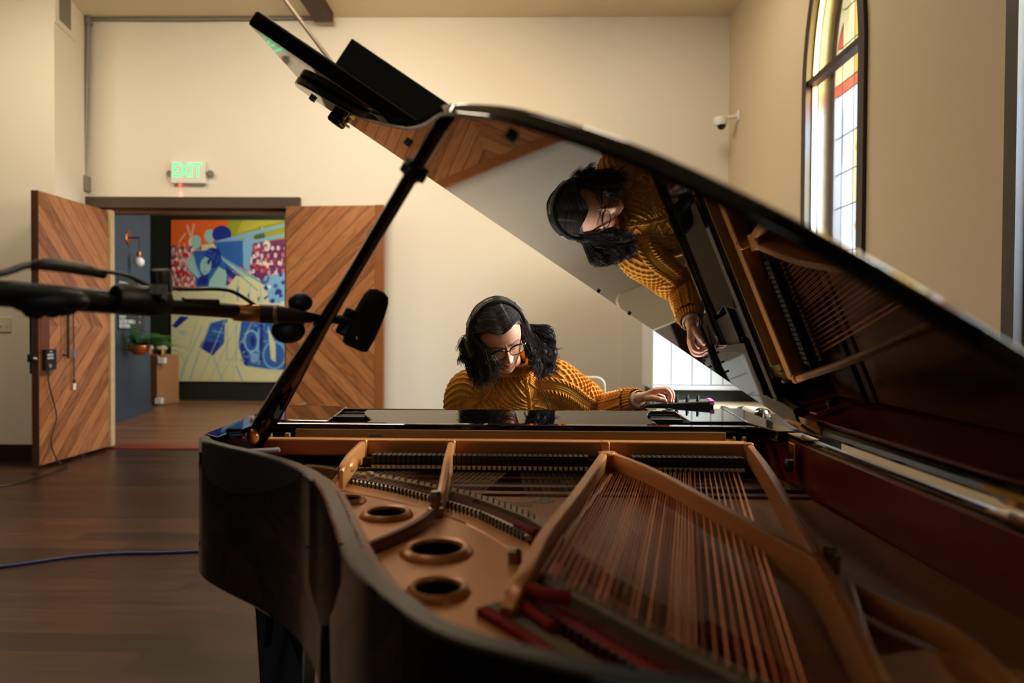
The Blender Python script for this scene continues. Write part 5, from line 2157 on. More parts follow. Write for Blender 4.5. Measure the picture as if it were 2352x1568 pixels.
MB().tube(spline([ay(70, 612, .985), ay(110, 607, 1.0), ay(190, 618, 1.05), ay(240, 632, 1.09)], 4), [.006, .007, .008, .009, .010, .010, .010, .010, .010, .009, .008, .007, .006], 10).build('cable_wrap', m_black, stand)

mic = thing('microphone', tuple(ay(840, 735, 1.45)), 'black side-address microphone tilted at the end of the boom over the piano', 'microphone')
mu = (ay(872, 668, 1.45) - ay(812, 800, 1.45)).normalized()
mc = ay(842, 736, 1.45)
mw = mu.cross(V((0, 1, 0))).normalized()
m_foam = noisy(mat('black_foam', rgb(15, 15, 14), .85), rgb(24, 25, 20), 90, .6, 700)
MB().loft([[mc + mu * h + mw * (w_ * math.copysign(abs(math.cos(2 * PI * k / 20)) ** .8, math.cos(2 * PI * k / 20))) + V((0, 1, 0)) * (w_ * .62 * math.sin(2 * PI * k / 20)) for k in range(20)] for h, w_ in ((-.064, .022), (-.060, .029), (-.03, .033), (.0, .033), (.03, .031), (.05, .028), (.064, .022), (.070, .010))]).build('body', m_foam, mic, smooth=60)
MB().obox(mc - mw * .020 * (1 if mw.x < 0 else -1) * -1 + V((0, 0, 0)) - V((.022, 0, .012)), mu * .030, mw * .014, V((0, .016, 0))).build('mount_block', m_black, mic, smooth=40, bevel=.005)
MB().tube([ay(700, 728, 1.415), ay(735, 730, 1.43), ay(775, 733, 1.44), ay(808, 738, 1.448)], [.013, .0085, .0105, .016], 14).build('neck', m_black, mic)
p = ay(826, 776, 1.452) - V((0, .022, 0))
MB().ball(p, .0045, 12, 8).build('screw', m_chrome, mic)

# ================================================================== THINGS ON THE WALLS
# exit sign
e0, e1 = ay(397, 372, 6.945), ay(476, 423, 6.945)
ex = thing('exit_sign', ((e0.x + e1.x) / 2, 6.94, (e0.z + e1.z) / 2), 'white exit sign with glowing green letters and two lamp heads over the doorway', 'sign')
MB().box((e0.x, 6.895, e1.z), (e1.x, 6.948, e0.z)).build('housing', m_white, ex, smooth=0, bevel=.006)
q = MB()
letters(q, 'EXIT', .20, ((e0.x + e1.x) / 2 - .006, 6.8945, (e0.z + e1.z) / 2 + .012), (1, 0, 0), (0, 0, 1), .0015, .003, 'CENTER', 1.02, sx=.74)
q.build('lettering', mat('green_sign_light', rgb(60, 200, 110), .5, emit=(.12, 1.0, .36, 1), estr=1.1), ex, smooth=0, recalc=False)
for x, y, s in ((388, 398, -1), (482, 398, 1)):
    p = ay(x, y, 6.90)
    hd = MB().lathe([(0, 0), (.030, .0), (.034, .012), (.030, .04), (.018, .055), (0, .058)], p, (s * -.2, .95, .1), 18).build('lamp_head', m_grey, ex, smooth=40)
    put(MB().tube([p + V((-s * .0, .02, 0)), V((e0.x if s < 0 else e1.x, 6.92, p.z))], .010, 8).build('arm', m_grey), hd)
pl_ = ay(413, 425, 6.93)
MB().ball(pl_, .007, 10, 8).build('indicator_light', mat('red_led', rgb(255, 40, 30), .4, emit=(1, .05, .05, 1), estr=8), ex)
l = bpy.data.lights.new('red_led_light', 'SPOT')
l.energy, l.color, l.spot_size, l.spot_blend, l.shadow_soft_size = 2.2, (1, .06, .10), math.radians(36), .8, .004
lo_ = bpy.data.objects.new('red_led_light', l)
COL.objects.link(lo_)
lo_.location = pl_ + V((0, -.008, -.010))
lo_.rotation_euler = (math.radians(12), 0, 0)

# conduit
cd = thing('electrical_conduit', tuple(ay(195, 440, 6.93)), 'grey metal conduit running along the ceiling line and down the corner to a box', 'conduit')
pth = [ay(752, 10, 6.86), ay(754, 20, 6.88), ay(748, 34, 6.91), ay(733, 41, 6.92), ay(700, 42, 6.925), ay(560, 44, 6.925), ay(390, 45, 6.925), ay(230, 44, 6.925), ay(208, 44, 6.92)]
MB().tube(spline(pth, 5), .0155, 10).build('pipe', m_grey, cd)
MB().tube([ay(203, 46, 6.91), ay(199, 200, 6.91), ay(194, 415, 6.91)], .021, 10).build('pipe', m_grey, cd)
p = ay(204, 45, 6.915)
MB().box((p.x - .028, 6.88, p.z - .055), (p.x + .026, 6.945, p.z + .026)).build('elbow_box', m_grey, cd, smooth=30, bevel=.010)
a, c = ay(185, 405, 6.92), ay(205, 441, 6.92)
MB().box((a.x, 6.86, c.z), (c.x, 6.948, a.z)).build('junction_box', m_grey, cd, smooth=30, bevel=.006)
p = ay(191, 199, 6.91)
MB().tube([p + V((-.02, 0, -.012)), p + V((-.03, 0, 0)), p + V((-.02, 0, .012))], .005, 6).build('pipe_strap', m_grey, cd)
for x, y in ((730, 41),):
    p = ay(x, y, 6.92)
    MB().box((p.x - .035, 6.90, p.z - .014), (p.x + .035, 6.925, p.z + .017)).build('coupling', m_grey, cd, smooth=30, bevel=.004)

# beam end and tie rod at the ceiling
a, c = ay(706, -40, 6.6), ay(750, 26, 6.6)
bm = MB().box((a.x, 6.30, c.z), (c.x, 6.84, ZC)).build('ceiling_beam_bracket', mat('oxblood_wood', rgb(62, 26, 14), .6), smooth=0, bevel=.006)
tag(bm, 'short dark brown wooden bracket hanging from the ceiling beside the conduit bend', 'bracket')
a, c = ay(655, 0, 5.0), ay(722, 90, 5.0)
dirr = (a - c).normalized()
k_up = (ZC - a.z) / dirr.z
rod = MB().tube([a + dirr * k_up, c - dirr * 0.5], .015, 10).build('ceiling_rod', mat('brown_rod_paint', rgb(70, 52, 28), .6), smooth=60)
tag(rod, 'thin brown diagonal rod hanging from the ceiling behind the raised piano lid', 'rod')

# vent on the return wall
def ret(x, y, off=0.0):
    """point on the splayed return wall at the left corner"""
    P0, P1 = V((JX, JY, 0)), V((-4.50, YB, 0))
    d_ = (P1 - P0).normalized()
    n_2 = V((d_.y, -d_.x, 0))
    dd = ray(x, y)
    k = (P0 + n_2 * off - CAM).dot(n_2) / dd.dot(n_2)
    return CAM + dd * k, d_, n_2


(pa_, d_, n2), (pb2, _, _) = ret(133, 20), ret(159, 60)
vc, hw_ = (pa_ + pb2) / 2, abs((pb2 - pa_).dot(d_)) / 2
zlo, zhi = ret(146, 57)[0].z, ret(146, -70)[0].z
vt = thing('air_vent', tuple(vc), 'grey slotted air vent in a cream frame high in the left corner', 'vent')
zc_, hz_ = (zlo + zhi) / 2, (zhi - zlo) / 2
vc.z = zc_
MB().obox(vc + n2 * .006 + d_ * .02, d_ * (hw_ + .10), n2 * .005, V((0, 0, hz_ + .06))).build('frame', m_wall, vt, smooth=0, bevel=.003)
MB().obox(vc + n2 * .013, d_ * hw_, n2 * .003, V((0, 0, hz_))).build('backing', mat('vent_grey', rgb(118, 112, 98), .6), vt, smooth=0)
q = MB()
for k in range(14):
    q.obox(vc + n2 * .017 + V((0, 0, -hz_ + (k + .5) * hz_ / 7)), d_ * hw_ * .96, n2 * .003 + V((0, 0, .004)), V((0, 0, .002)))
q.build('louvres', mat('vent_light_grey', rgb(140, 132, 116), .6), vt, smooth=0)

# light switch plate
a, c = ay(-8, 728, JY - .004), ay(26, 763, JY - .004)
sp = thing('light_switch', ((a.x + c.x) / 2, JY, (a.z + c.z) / 2), 'cream double light switch on the wall left of the open door', 'switch')
MB().box((a.x, JY - .009, c.z), (c.x, JY - .001, a.z)).build('plate', mat('cream_plastic', rgb(214, 204, 176), .4), sp, smooth=0, bevel=.003)
for x in (2, 16):
    p = ay(x, 746, JY - .009)
    MB().box((p.x - .006, JY - .022, p.z - .008), (p.x + .006, JY - .008, p.z + .012)).build('toggle', m_white, sp, smooth=0, bevel=.002)

# security camera on the right wall by the corner
c = ax(1657, 284, 1.90)
sc_ = thing('security_camera', tuple(c), 'small white dome camera bracketed near the right-hand corner of the room', 'camera')
cc_ = ay(1655, 280, 6.62)
MB().lathe([(0, .055), (.055, .052), (.064, .03), (.064, -.02), (.052, -.03), (0, -.03)], cc_, (-.1, -.25, .96), 24).build('housing', m_white, sc_, smooth=40)
MB().ball(cc_ + V((.004, -.016, -.038)), .042, 20, 14).build('lens_dome', mat('dark_dome', rgb(10, 10, 11), .1), sc_)
MB().tube([cc_ + V((.05, 0, .04)), V((XR - .004, cc_.y, cc_.z + .055))], .018, 10).build('arm', m_white, sc_)
MB().box((XR - .012, cc_.y - .05, cc_.z + .01), (XR - .001, cc_.y + .05, cc_.z + .11)).build('wall_mount', m_white, sc_, smooth=0, bevel=.004)

# ---------------------------------------------------------------- hung on the left door leaf
def leaf(x, z, y=0.056):
    """point on the left leaf in room coordinates: x from the hinge, z above its foot"""
    return door_l.matrix_basis @ V((x, y, z))


bpy.context.view_layer.update()
bx_ = thing('intercom_box', tuple(leaf(DL - .10, .86)), 'small black wired box with printed label on the open left door', 'box')
q = MB().box((DL - .165, .057, .83), (DL - .03, .095, 1.01))
o = q.build('case', m_black, None, smooth=0, bevel=.004)
o.matrix_basis = door_l.matrix_basis.copy()
put(o, bx_)
q = MB()
for k in range(2):
    q.box((DL - .15 + .03, .0955, .925 + .028 * k), (DL - .045, .0962, .943 + .028 * k))
q.box((DL - .105, .0955, .985), (DL - .075, .0962, .996))
o = q.build('label_print', mat('pale_print', rgb(170, 176, 180), .5), None, smooth=0)
o.matrix_basis = door_l.matrix_basis.copy()
put(o, bx_)
q = MB().lathe([(.016, 0), (.019, .004), (.019, .012), (.015, .012)], (DL - .068, .095, .865), (0, 1, 0), 18)
o = q.build('dial', m_grey, None, smooth=40)
o.matrix_basis = door_l.matrix_basis.copy()
put(o, bx_)
pts = [leaf(DL - .065, .83, .085), leaf(DL - .07, .70, .09), leaf(DL - .15, .50, .085), leaf(DL - .17, .38, .085), leaf(DL - .10, .20, .085), leaf(DL - .13, .06, .10), leaf(DL - .15, -.015, .14), leaf(DL - .02, -.020, .26)]
cpts = [(p.x, p.y, max(p.z, .008)) for p in pts] + [tuple(az(60, 1104, .008)), tuple(az(0, 1116, .008)), tuple(az(-60, 1126, .008))]
MB().tube(spline(cpts, 6), .0055, 8).build('cable', m_black, bx_)
hg = thing('hanging_cable', tuple(leaf(DL - .43, 1.2)), 'thin cable with blue sleeve and white connector dangling on the open left door', 'cable')
MB().tube([leaf(DL - .42, 1.52, .075), leaf(DL - .43, 1.1, .075), leaf(DL - .435, .72, .075)], .005, 8).build('wire', m_black, hg)
MB().tube([leaf(DL - .431, 1.0, .075), leaf(DL - .432, .92, .075)], .0085, 8).build('sleeve', mat('blue_sleeve', rgb(70, 104, 168), .5), hg)
MB().tube([leaf(DL - .435, .72, .075), leaf(DL - .435, .685, .075)], .012, 10).build('boot', m_black, hg)
MB().tube([leaf(DL - .435, .685, .075), leaf(DL - .435, .625, .075)], .014, 10).build('connector', m_white, hg)
MB().tube([leaf(DL - .42, 1.52, .075), leaf(DL - .42, 1.53, .056)], .005, 8).build('hook', m_black, hg)

# cable on the floor
fl_c = [az(-60, 1304, .008), az(0, 1301, .008), az(80, 1290, .008), az(160, 1279, .008), az(260, 1271, .008), az(360, 1269, .008), az(440, 1266, .008), az(520, 1262, .008), az(640, 1262, .008), az(800, 1270, .008)]
o = MB().tube(spline(fl_c, 6), .0085, 10).build('floor_cable', mat('navy_cable_rubber', rgb(26, 30, 66), .45), smooth=60)
tag(o, 'dark blue cable lying across the floor left of the piano', 'cable')

# ================================================================== HALLWAY THINGS
def hall(x, y, off=0.0):
    P0, P1 = V((-5.0, 7.12, 0)), V((-5.62, 10.15, 0))
    dd_ = (P1 - P0).normalized()
    nn_ = V((dd_.y, -dd_.x, 0))
    r_ = ray(x, y)
    k = (P0 + nn_ * off - CAM).dot(nn_) / r_.dot(nn_)
    return CAM + r_ * k, dd_, nn_


p, hd_, hn = hall(294, 546)
m_copper2 = mat('polished_copper', rgb(206, 122, 70), .25, .9)
sn = thing('wall_sconce', tuple(p), 'copper wall sconce with a round white globe on the blue hallway wall', 'lamp')
MB().lathe([(0, 0), (.105, 0), (.105, .012), (.098, .02), (0, .022)], p, hn, 28).build('back_plate', m_copper2, sn, smooth=40)
ae = p + hn * .14 + V((0, 0, .005))
MB().tube([p + hn * .02, ae], .012, 10).build('arm', m_black, sn)
MB().tube([ae + V((0, 0, .01)), ae - V((0, 0, .21))], .006, 8).build('drop_rod', m_black, sn)
MB().lathe([(.022, 0), (.030, -.005), (.030, -.085), (.026, -.09), (0, -.09)], ae - V((0, 0, .19)), (0, 0, 1), 18).build('socket', m_copper2, sn, smooth=40)
MB().ball(ae - V((0, 0, .33)), .068, 20, 14).build('globe', mat('opal_glass', rgb(226, 220, 214), .25), sn)

a, da, na = hall(270, 632)
c, _, _ = hall(329, 757)
dsn = thing('directory_sign', tuple((a + c) / 2), 'black wall sign with white lines of lettering behind the boom, above the fern', 'sign')
wd = (c - a).dot(da)
zc2 = (a.z + c.z) / 2
cent = (a + c) / 2
MB().obox(cent + na * .008, da * abs(wd) / 2, na * .006, V((0, 0, abs(a.z - c.z) / 2))).build('board', mat('charcoal_sign', rgb(40, 42, 44), .45), dsn, smooth=0, bevel=.002)
q = MB()
for txt, x, y, sz in (('UTILITY', 274, 727, .068), ('ELECTRIC PANEL &', 274, 738, .068), ('RECORDING', 274, 748.5, .068), ('<', 320, 727, .07), ('^', 320, 742, .08), ('STUDIO A', 274, 650, .068), ('RESTROOMS', 274, 664, .068), ('>', 320, 650, .07), ('>', 320, 664, .07)):
    o_, _, _ = hall(x, y, .0155)
    letters(q, txt, sz, o_, da * (1 if da.dot(V((1, 0, 0))) > 0 else 1), (0, 0, 1), .0008, .002, 'LEFT', 1.0)
q.build('lettering', mat('white_print', rgb(224, 224, 220), .5), dsn, smooth=0, recalc=False)

# potted fern on a copper wall bowl
fp, fd, fn = hall(283, 800)
pc_ = fp + fn * .20
pc_.z = ay(322, 800, pc_.y).z
fern = thing('potted_fern', tuple(pc_), 'bushy green fern in a copper bowl mounted on the blue hallway wall', 'plant')
bowl = MB().lathe([(0, -.09), (.06, -.085), (.115, -.04), (.14, .03), (.135, .045), (.125, .03), (.10, -.03), (0, -.07)], pc_, (0, 0, 1), 28).build('bowl', m_copper2, fern, smooth=50)
MB().tube([pc_ - V((0, 0, .02)), fp + fn * .018 + V((0, 0, pc_.z - fp.z - .02))], .014, 8).build('wall_mount', m_copper2, fern)
fg = bpy.data.materials.new('fern_green')
m_fern = noisy(mat('fern_leaf', rgb(74, 128, 44), .5), rgb(40, 82, 26), 14)
rf = random.Random(9)
for k in range(64):
    az_ = 2 * PI * k / 64 * 3.0 + rf.uniform(-.2, .2)
    ln = rf.uniform(.36, .60)
    rise = rf.uniform(.45, 1.7)
    dv = V((math.cos(az_), math.sin(az_) * .55, 0)).normalized()
    if dv.dot(fn) < -.45:
        ln *= .30
    pts = []
    for i in range(10):
        t = i / 9
        pts.append(pc_ + V((0, 0, .03)) + dv * (ln * t) + V((0, 0, rise * .34 * t - (.16 + .22 * ln) * rise ** .6 * t * t * 1.15)))
    q = MB()
    q.tube(pts, [.003 - .002 * i / 9 for i in range(10)], 5)
    sdv = dv.cross(V((0, 0, 1)))
    for i in range(1, 19):
        t = i / 19
        f_ = t * 9
        j = int(min(8, f_))
        p0_ = pts[j].lerp(pts[j + 1], f_ - j)
        wl = .075 * math.sin(PI * min(1, t * .85 + .15)) ** .7
        for s in (-1, 1):
            tip = p0_ + sdv * s * wl + dv * .02 + V((0, 0, -.008))
            q.add([p0_ - dv * .007, tip, p0_ + dv * .009 + V((0, 0, .002))], [(0, 1, 2)])
    q.build('frond', m_fern, fern, smooth=0, recalc=False)

# painting: a loud poster-like crowd scene, blocked in as areas of flat colour
PY = 11.66
pa1, pa2 = ay(393, 505, PY), ay(668, 877, PY)
pt_ = thing('mural_painting', ((pa1.x + pa2.x) / 2, PY, (pa1.z + pa2.z) / 2), 'large bright painting of a blue figure and crowd on the dark hallway wall', 'painting')
PW_, PH_ = 292, 414
img = np.zeros((PH_, PW_, 3))
yy, xx = np.mgrid[0:PH_, 0:PW_]
gx, gy = xx / PW_ * 1095.0 + 48, yy / PH_ * 1440.0 + 65      # coordinates of the sketch below


def P_(c):
    return np.array(rgb(*c)[:3])


def poly_mask(pts):
    m = np.zeros(gx.shape, bool)
    n = len(pts)
    for i in range(n):
        x0, y0 = pts[i]
        x1, y1 = pts[(i + 1) % n]
        if y0 == y1:
            continue
        c_ = ((gy >= min(y0, y1)) & (gy < max(y0, y1)) & (gx < x0 + (gy - y0) * (x1 - x0) / (y1 - y0)))
        m ^= c_
    return m


def fillp(c, *pts):
    img[poly_mask(pts)] = P_(c)


def blob(c, x, y, rx, ry, rot=0.0):
    dx, dy = gx - x, gy - y
    u_, v_ = dx * math.cos(rot) + dy * math.sin(rot), -dx * math.sin(rot) + dy * math.cos(rot)
    img[(u_ / rx) ** 2 + (v_ / ry) ** 2 < 1] = P_(c)


CRM, BLU, NAV, LBL, TEAL = (206, 202, 150), (42, 92, 160), (24, 40, 128), (120, 166, 196), (150, 192, 176)
img[:] = P_(CRM)
fillp((226, 96, 30), (0, 0), (620, 0), (560, 250), (300, 290), (0, 330))
fillp((150, 150, 30), (560, 0), (1200, 0), (1200, 230), (700, 270), (560, 220))
fillp((178, 172, 60), (700, 60), (1100, 60), (900, 110), (640, 190))
fillp((116, 36, 84), (560, 300), (1200, 210), (1200, 640), (820, 660), (560, 460))
fillp((170, 120, 130), (0, 300), (330, 300), (300, 640), (0, 680))
rp = random.Random(4)
for k in range(70):
    blob(rp.choice([(196, 60, 40), (150, 40, 60), (214, 180, 170), (224, 190, 176), (110, 30, 70), (240, 120, 60)]), rp.uniform(50, 320), rp.uniform(300, 640), rp.uniform(10, 34), rp.uniform(14, 40), rp.uniform(0, 3))
for k in range(110):
    blob(rp.choice([(96, 24, 70), (130, 44, 96), (70, 20, 76), (222, 190, 190), (206, 150, 150), (214, 70, 50)]), rp.uniform(560, 1140), rp.uniform(270, 640), rp.uniform(8, 30), rp.uniform(12, 42), rp.uniform(0, 3))
for x, y in ((920, 290), (945, 450), (240, 260)):
    blob((226, 206, 190), x, y, 34, 46)
for x0, y0, x1, y1 in ((190, 100, 225, 210), (255, 95, 235, 210), (850, 210, 880, 130), (120, 260, 180, 180)):
    fillp((214, 180, 150), (x0 - 8, y0), (x0 + 8, y0), (x1 + 8, y1), (x1 - 8, y1))
for x, y, h_ in ((860, 170, 60), (825, 190, 40), (890, 190, 40)):
    fillp((60, 84, 24), (x - 22, y + h_), (x, y - h_), (x + 22, y + h_))
# packed heads and raised arms of the crowd, right and left
for row, y0 in enumerate((300, 370, 440, 520, 590)):
    for k in range(9):
        x = 580 + 64 * k + 30 * (row % 2) + rp.uniform(-10, 10)
        y = y0 + rp.uniform(-14, 14)
        if x > 1130:
            continue
        sk = rp.choice([(226, 196, 190), (206, 150, 150), (190, 110, 130), (232, 210, 196)])
        blob((70, 18, 66), x, y - 8, 22, 28)
        blob(sk, x + 2, y + 2, 14, 20)
        blob((60, 14, 50), x - 4, y - 1, 3, 3)
        blob((60, 14, 50), x + 7, y - 1, 3, 3)
        blob(rp.choice([(120, 30, 84), (150, 44, 60), (96, 22, 80)]), x, y + 44, 26, 22)
        if rp.random() < .4:
            a0 = rp.uniform(-20, 20)
            fillp(sk, (x + 14, y + 30), (x + 24, y + 30), (x + 30 + a0, y - 40), (x + 22 + a0, y - 42))
for row, y0 in enumerate((330, 410, 490, 570, 630)):
    for k in range(5):
        x = 66 + 56 * k + 24 * (row % 2) + rp.uniform(-8, 8)
        y = y0 + rp.uniform(-12, 12)
        blob(rp.choice([(120, 24, 40), (86, 20, 50)]), x, y - 8, 20, 26)
        blob(rp.choice([(232, 206, 190), (222, 160, 140), (206, 180, 180)]), x + 2, y + 2, 13, 18)
        blob(rp.choice([(190, 30, 30), (214, 110, 90), (170, 130, 140)]), x, y + 40, 26, 20)
        if rp.random() < .6:
            a0 = rp.uniform(-24, 24)
            fillp((226, 190, 170), (x, y + 20), (x + 8, y + 20), (x + 8 + a0, y - 60), (x + a0, y - 60))
blob((150, 192, 176), 275, 260, 46, 62)
blob((150, 192, 176), 400, 205, 50, 60)
blob(NAV, 510, 190, 88, 78)
fillp(LBL, (450, 250), (1110, 85), (1110, 110), (470, 290))
fillp(LBL, (600, 280), (1110, 175), (1110, 200), (620, 310))
fillp(BLU, (430, 260), (760, 240), (700, 470), (640, 500), (500, 380))
fillp(LBL, (700, 260), (770, 160), (800, 240), (760, 520), (710, 500))
fillp(BLU, (250, 340), (520, 320), (600, 520), (540, 660), (270, 660))
fillp(TEAL, (190, 430), (240, 370), (320, 570), (290, 580), (200, 500))
fillp(TEAL, (400, 600), (480, 480), (560, 520), (540, 680), (380, 690))
blob(NAV, 430, 400, 78, 92)
blob(TEAL, 362, 470, 50, 78, .15)
fillp(NAV, (300, 570), (390, 540), (380, 640), (280, 640))
fillp(TEAL, (500, 380), (900, 620), (930, 690), (840, 700), (520, 420))
fillp(NAV, (540, 470), (660, 560), (640, 600), (550, 540))
fillp(CRM, (470, 760), (640, 560), (760, 570), (900, 640), (940, 800), (470, 830))
for x in (650, 750, 840):
    fillp(BLU, (x - 8, 700 + (x - 650) * .3), (x + 18, 640 + (x - 650) * .5), (x + 10, 800))
fillp(LBL, (900, 560), (1150, 520), (1150, 800), (940, 800))
for k in range(26):
    blob(rp.choice([BLU, NAV, (210, 220, 214), LBL]), rp.uniform(880, 1130), rp.uniform(520, 800), rp.uniform(8, 26), rp.uniform(10, 32), rp.uniform(0, 3))
fillp(BLU, (410, 980), (560, 940), (560, 1130), (430, 1270), (310, 1200))
fillp(NAV, (330, 1140), (500, 1160), (430, 1275), (305, 1200))
fillp(CRM, (480, 1250), (540, 1140), (590, 1150), (540, 1330))
fillp(BLU, (690, 950), (1130, 900), (1130, 1400), (940, 1390), (720, 1360), (660, 1180))
fillp(NAV, (670, 1090), (760, 1290), (740, 1370), (690, 1280))
fillp(LBL, (760, 1240), (860, 1000), (900, 960), (860, 1350), (780, 1330))
blob(LBL, 780, 1140, 66, 100)
blob(BLU, 780, 1140, 52, 84)
fillp(NAV, (856, 950), (892, 950), (888, 1330), (852, 1340))
blob(LBL, 990, 1265, 108, 126)
blob(BLU, 990, 1265, 92, 110)
fillp(CRM, (930, 1000), (1000, 1160), (1004, 1330), (960, 1300))
fillp(CRM, (540, 980), (660, 960), (650, 1340), (620, 1500), (520, 1500))
fillp((214, 208, 158), (630, 1360), (1000, 1420), (980, 1510), (640, 1510))
for a_ in range(5):
    t0 = 120 + a_ * 90
    fillp((168, 176, 146), (t0, 1500), (t0 + 8, 1500), (t0 + 170 + 40 * a_, 940), (t0 + 162 + 40 * a_, 940))
# brushed detail: face, hair, fingers, folds and the shaded edges of the big shapes
for x0, y0, x1, y1, w_, c_ in ((338, 440, 366, 446, 6, NAV), (376, 446, 404, 452, 6, NAV), (358, 470, 352, 500, 5, BLU), (344, 520, 378, 526, 6, BLU), (320, 480, 350, 560, 5, LBL),
                               (560, 640, 520, 760, 8, LBL), (660, 600, 640, 720, 8, LBL), (770, 620, 760, 760, 8, LBL), (860, 660, 872, 800, 8, LBL), (930, 690, 950, 800, 8, LBL),
                               (520, 400, 900, 640, 7, BLU), (540, 440, 840, 690, 7, BLU), (250, 380, 300, 560, 8, LBL), (200, 500, 290, 585, 8, BLU),
                               (430, 1000, 540, 1010, 10, NAV), (420, 1050, 540, 1070, 10, LBL), (400, 1100, 520, 1130, 10, NAV), (560, 990, 560, 1320, 8, LBL), (645, 980, 640, 1330, 8, LBL),
                               (540, 1300, 620, 1310, 6, LBL), (130, 1450, 330, 1010, 8, LBL), (300, 1230, 210, 1500, 6, LBL), (430, 1280, 520, 1500, 8, LBL), (640, 1360, 700, 1500, 12, LBL)):
    L2 = math.hypot(x1 - x0, y1 - y0)
    nx_, ny_ = -(y1 - y0) / L2 * w_ / 2, (x1 - x0) / L2 * w_ / 2
    fillp(c_, (x0 + nx_, y0 + ny_), (x1 + nx_, y1 + ny_), (x1 - nx_, y1 - ny_), (x0 - nx_, y0 - ny_))
for k in range(40):
    x, y = rp.uniform(360, 470), rp.uniform(330, 470)
    blob(rp.choice([NAV, (16, 30, 104), BLU]), x + 20, y - 20, 10, 14)
for k in range(60):
    x, y = rp.uniform(690, 1120), rp.uniform(930, 1360)
    blob(rp.choice([LBL, BLU, NAV, (90, 140, 186)]), x, y, rp.uniform(4, 9), rp.uniform(10, 30), rp.uniform(0, 3))
blob((150, 186, 206), 780, 1140, 66, 100)
blob(BLU, 780, 1140, 54, 86)
blob(NAV, 792, 1140, 22, 50)
blob(LBL, 990, 1265, 108, 126)
blob(BLU, 990, 1265, 92, 110)
fillp(CRM, (930, 1000), (1000, 1160), (1004, 1330), (960, 1300))
dd2 = np.sqrt(((gx - 60) / 110) ** 2 + ((gy - 1370) / 150) ** 2)
img[(dd2 < 1) & (dd2 > .94)] = P_((146, 160, 140))
fillp(NAV, (50, 1010), (130, 920), (210, 930), (90, 1030))
fillp((168, 190, 176), (90, 1040), (200, 1060), (150, 1100))
gxs = np.linspace(pa1.x, pa2.x, PW_ + 1)
gzs = np.linspace(pa1.z, pa2.z, PH_ + 1)
vv = [(x, PY, z) for z in gzs for x in gxs]
ff = [(j * (PW_ + 1) + i, (j + 1) * (PW_ + 1) + i, (j + 1) * (PW_ + 1) + i + 1, j * (PW_ + 1) + i + 1) for j in range(PH_) for i in range(PW_)]
q = MB()
q.v, q.f, q.m = vv, ff, [0] * len(ff)
m_paint = mat('paint_colours', (1, 1, 1, 1), .5)
n_ = NT(m_paint)
a_ = n_.new('ShaderNodeAttribute', attribute_name='paint')
n_.base(a_.outputs['Color'])
cv = q.build('picture', m_paint, pt_, smooth=0, recalc=False)
ca_ = cv.data.color_attributes.new('paint', 'FLOAT_COLOR', 'CORNER')
buf = np.ones((len(ff), 4, 4), np.float32)
buf[:, :, :3] = img.reshape(-1, 1, 3)
ca_.data.foreach_set('color', buf.ravel())
MB().box((pa1.x, PY + .002, pa2.z), (pa2.x, 11.695, pa1.z)).build('stretcher', m_white, pt_, smooth=0)

# cardboard carton with two brass lamps boxed on top
a, c = az(331, 929, 0), az(387, 927, 0)
zt_ = ay(355, 815, a.y).z
cb = thing('cardboard_box', ((a.x + c.x) / 2, a.y + .2, 0), 'tall brown cardboard carton standing in the hallway below the fern', 'box')
m_card = noisy(mat('cardboard', rgb(160, 112, 68), .8), rgb(140, 94, 54), 8)
m1 = az(361, 931, 0)
far1, far2 = V((a.x - .02, a.y + .34, 0)), V((c.x + .02, c.y + .30, 0))
MB().prism([(a.x, a.y), (m1.x, m1.y), (c.x, c.y), (far2.x, far2.y), (far1.x, far1.y)], .001, zt_).build('carton', m_card, cb, smooth=0, bevel=.004)
q = MB()
for x, y in ((369, 827), (362, 920)):
    p = ay(x, y, m1.y - .03)
    q.box((p.x - .05, m1.y - .02, p.z - .05), (p.x + .05, m1.y + .06, p.z + .04))
q.build('paper_label', mat('white_label', rgb(220, 214, 210), .6), cb, smooth=0)
for (x, w_, lb) in ((344, .062, 'left'), (371, .085, 'right')):
    p = ay(x, 816, m1.y + .12)
    t_ = thing('brass_canister', (p.x, p.y, zt_), 'short brass canister with a pale lid, %s of the two on the carton' % lb, 'canister', 'brass canisters on the carton')
    MB().lathe([(0, .001), (w_ * .8, .001), (w_ * .8, .09), (0, .092)], (p.x, p.y, zt_), (0, 0, 1), 24).build('body', m_brass, t_, smooth=40)
    MB().lathe([(0, .092), (w_, .094), (w_ * 1.02, .12), (w_ * .8, .15), (0, .158)], (p.x, p.y, zt_), (0, 0, 1), 24).build('lid', mat('pale_green_lid', rgb(168, 172, 136), .5), t_, smooth=50)

# ================================================================== BEHIND THE WOMAN
# white cabinet with grooved doors, on a low beige bench
YC = 5.6
a, c = ay(1498, 905, YC), ay(1730, 905, YC)
cabn = thing('white_cabinet', ((a.x + c.x) / 2, YC + .2, 0), 'white cabinet with tall flat doors behind the piano on the right', 'cabinet')
m_cab = mat('white_enamel', rgb(226, 230, 232), .4)
MB().box((a.x, YC + .02, .76), (1.98, YC + .5, 2.0)).build('body', m_cab, cabn, smooth=0, bevel=.006)
xs_ = [ay(x, 880, YC).x for x in (1498, 1541, 1589, 1633)] + [1.62, 1.80, 1.98]
for i in range(len(xs_) - 1):
    dr_ = MB().box((xs_[i] + .004, YC - .002, .80), (xs_[i + 1] - .004, YC + .018, 1.97)).build('door', m_cab, cabn, smooth=0, bevel=.004)
MB().box((a.x, YC - .03, .76), (1.98, YC + .02, .792)).build('ledge', m_cab, cabn, smooth=0, bevel=.004)
cbn = thing('low_bench', (1.5, YC, 0), 'low beige bench carrying the white cabinet', 'bench')
